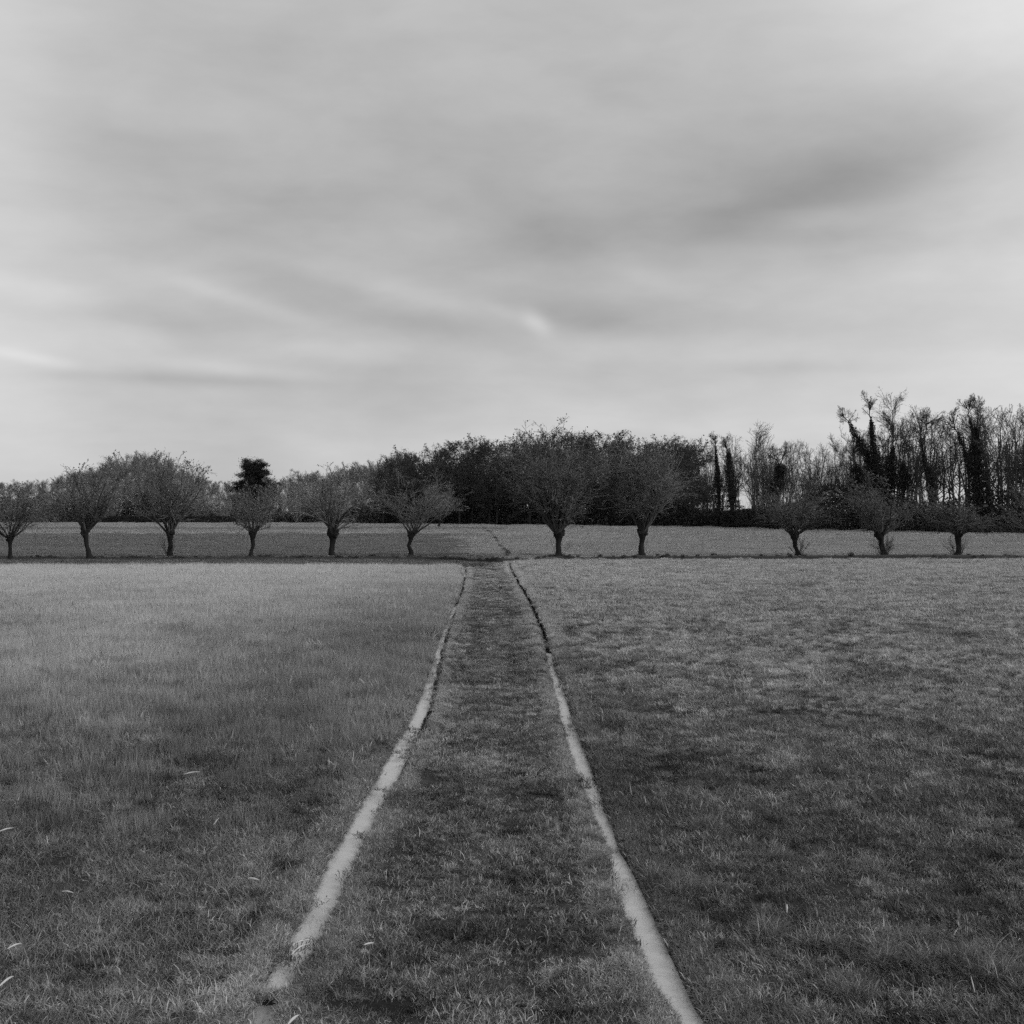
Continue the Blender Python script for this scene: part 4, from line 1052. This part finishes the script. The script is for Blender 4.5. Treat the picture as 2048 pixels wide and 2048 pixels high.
# undergrowth along the foot of the woods
def undergrowth(name, label, pts, dens, m, size, seed, twig=None):
    """pts: (px, distance, height) along the edge"""
    rng = np.random.default_rng(seed); g = Geo(); a = np.array(pts, float)
    xs = (a[:, 0] - 1024) / F * a[:, 1]; L_ = np.concatenate([[0], np.cumsum(np.hypot(np.diff(xs), np.diff(a[:, 1])))])
    n = int(L_[-1] * dens); t = rng.uniform(0, L_[-1], n)
    X = np.interp(t, L_, xs); Yd = np.interp(t, L_, a[:, 1]); hh = np.interp(t, L_, a[:, 2])
    dep = rng.random(n) * 5
    lump = 1 + 1.1 * fbm(X * .28, dep * .3 + seed, 4)
    zf = rng.random(n) ** .9
    q = np.stack([X, Yd + dep, zf * hh * np.clip(lump, .3, 1.8) * (.6 + .4 * np.clip(dep / 2, 0, 1))], -1)
    leaves(g, q, size, rng, (.3, 1.6))
    # thin stems standing in it
    n2 = int(L_[-1] * 7); t = rng.uniform(0, L_[-1], n2); X = np.interp(t, L_, xs); Yd = np.interp(t, L_, a[:, 1]) + rng.random(n2) * 4; hh = np.interp(t, L_, a[:, 2])
    pts_ = [np.stack([X, Yd, 0 * X - .1], -1)]; dd = rng.normal(size=(n2, 3)) * .35; dd[:, 2] = 1
    for _ in range(4): pts_.append(pts_[-1] + dd * (hh * rng.uniform(.2, .4, n2))[:, None]); dd = dd + rng.normal(size=dd.shape) * .2
    tubes(g, np.stack(pts_, 1), np.full((n2, 5), .03) * np.linspace(1, .4, 5), 3, rng.uniform(.6, 2., n2))
    tag(ob(name, g.mesh(name, m)), label, 'undergrowth', kind='stuff')
undergrowth('undergrowth', 'dark tangled undergrowth along the foot of the dense wood', [(760, 334, 3.5), (880, 325, 4), (1100, 300, 4.2), (1300, 281, 4.2), (1400, 268, 3.2), (1450, 262, 2.6)], 420, M_DLEAF, .42, 1)
undergrowth('bramble_undergrowth', 'thick bushy undergrowth below the open wood on the right', [(1440, 262, 2.6), (1520, 246, 3.4), (1600, 233, 4.6), (1700, 220, 6.2), (1790, 212, 5.6), (1880, 205, 4.6), (1980, 198, 4.8), (2150, 184, 5.2)], 560, M_DLEAF, .34, 2)
undergrowth('scrub', 'grey-brown scrub under the distant bare trees on the left', [(-80, 352, 3.2), (60, 358, 3.6), (200, 366, 4.2), (420, 368, 4.0), (560, 362, 3.4), (680, 350, 3.6), (780, 336, 4)], 260, M_SCRUB, .45, 3)

# ------------------------------------------------------------------ pale dead stalks lying about
def stalk(label, p0, p1, bend, wpx, name='dry_stalk', zup=.07, stand=0.):
    a = []
    for (px, py) in (p0, p1):
        d = D(py, H - zup); a.append(np.array([(px - 1024) / F * d, d, zup]))
    a, b = a; mid = (a + b) / 2; n = 7; t = np.linspace(0, 1, n)[:, None]
    if stand: b = a + np.array([(p1[0] - p0[0]) / F * a[1], .02, stand])
    P = a * (1 - t) + b * t + np.sin(t * np.pi) * np.array([0, 1., 0]) * bend * min(1, 2.2 * np.linalg.norm(b - a)) + np.sin(t * np.pi) * [0, 0, .04] * np.linalg.norm(b - a)
    c = P.mean(0); r = wpx / 2 / F * c[1]
    g = Geo(); tubes(g, (P - c)[None], (r * np.array([.35, .8, .95, 1.05, .85, .6, .2]))[None], 6)
    g.T.append(np.array([[0, 2, 4]])); g.ft.append(np.ones(1))
    tag(ob(name, g.mesh('stalk', M_STALK), loc=c), label, 'stalk', 'pale dead stalks lying in the grass')
stalk('thin straight pale stalk lying alone, furthest out in the left field', (367, 1549), (400, 1544), .01, 3)
stalk('short curved pale stalk standing aslant in the left field', (427, 1650), (437, 1637), .02, 2.6, stand=.07)
stalk('pale stalk at the left edge of the photo, upper of those there', (-4, 1664), (28, 1656), .02, 3)
stalk('stubby flat pale stalk near the left channel, half way down it', (496, 1757), (519, 1761), 0, 5)
stalk('pale stalk reaching across the water near its end, upper of the two', (585, 1889), (620, 1880), .03, 3, zup=.03)
stalk('bent pale stalk over the water near its end, lower of the two', (582, 1910), (614, 1890), .06, 3.5, zup=.03)
stalk('pale chip of stalk lying on the track beside the left channel', (728, 1890), (748, 1886), 0, 4)
stalk('pale stalk slanting in the left field near its lower corner', (14, 1898), (42, 1887), .01, 4)
stalk('thick bent pale stalk in the lower left corner', (-4, 1975), (27, 1953), .05, 5)
stalk('thick pale stalk at the bottom edge between puddle and track', (575, 2050), (598, 2030), .01, 6)
stalk('faint brown stalk lying flat in the left field', (124, 1783), (147, 1786), 0, 4)
stalk('white upright stub of stalk in the dark meadow on the right', (1574, 1826), (1575, 1808), 0, 4, stand=.065)
stalk('pale stalk sticking out of the long tussock at the lower right', (1950, 1985), (1944, 1952), .02, 2.6, stand=.10)
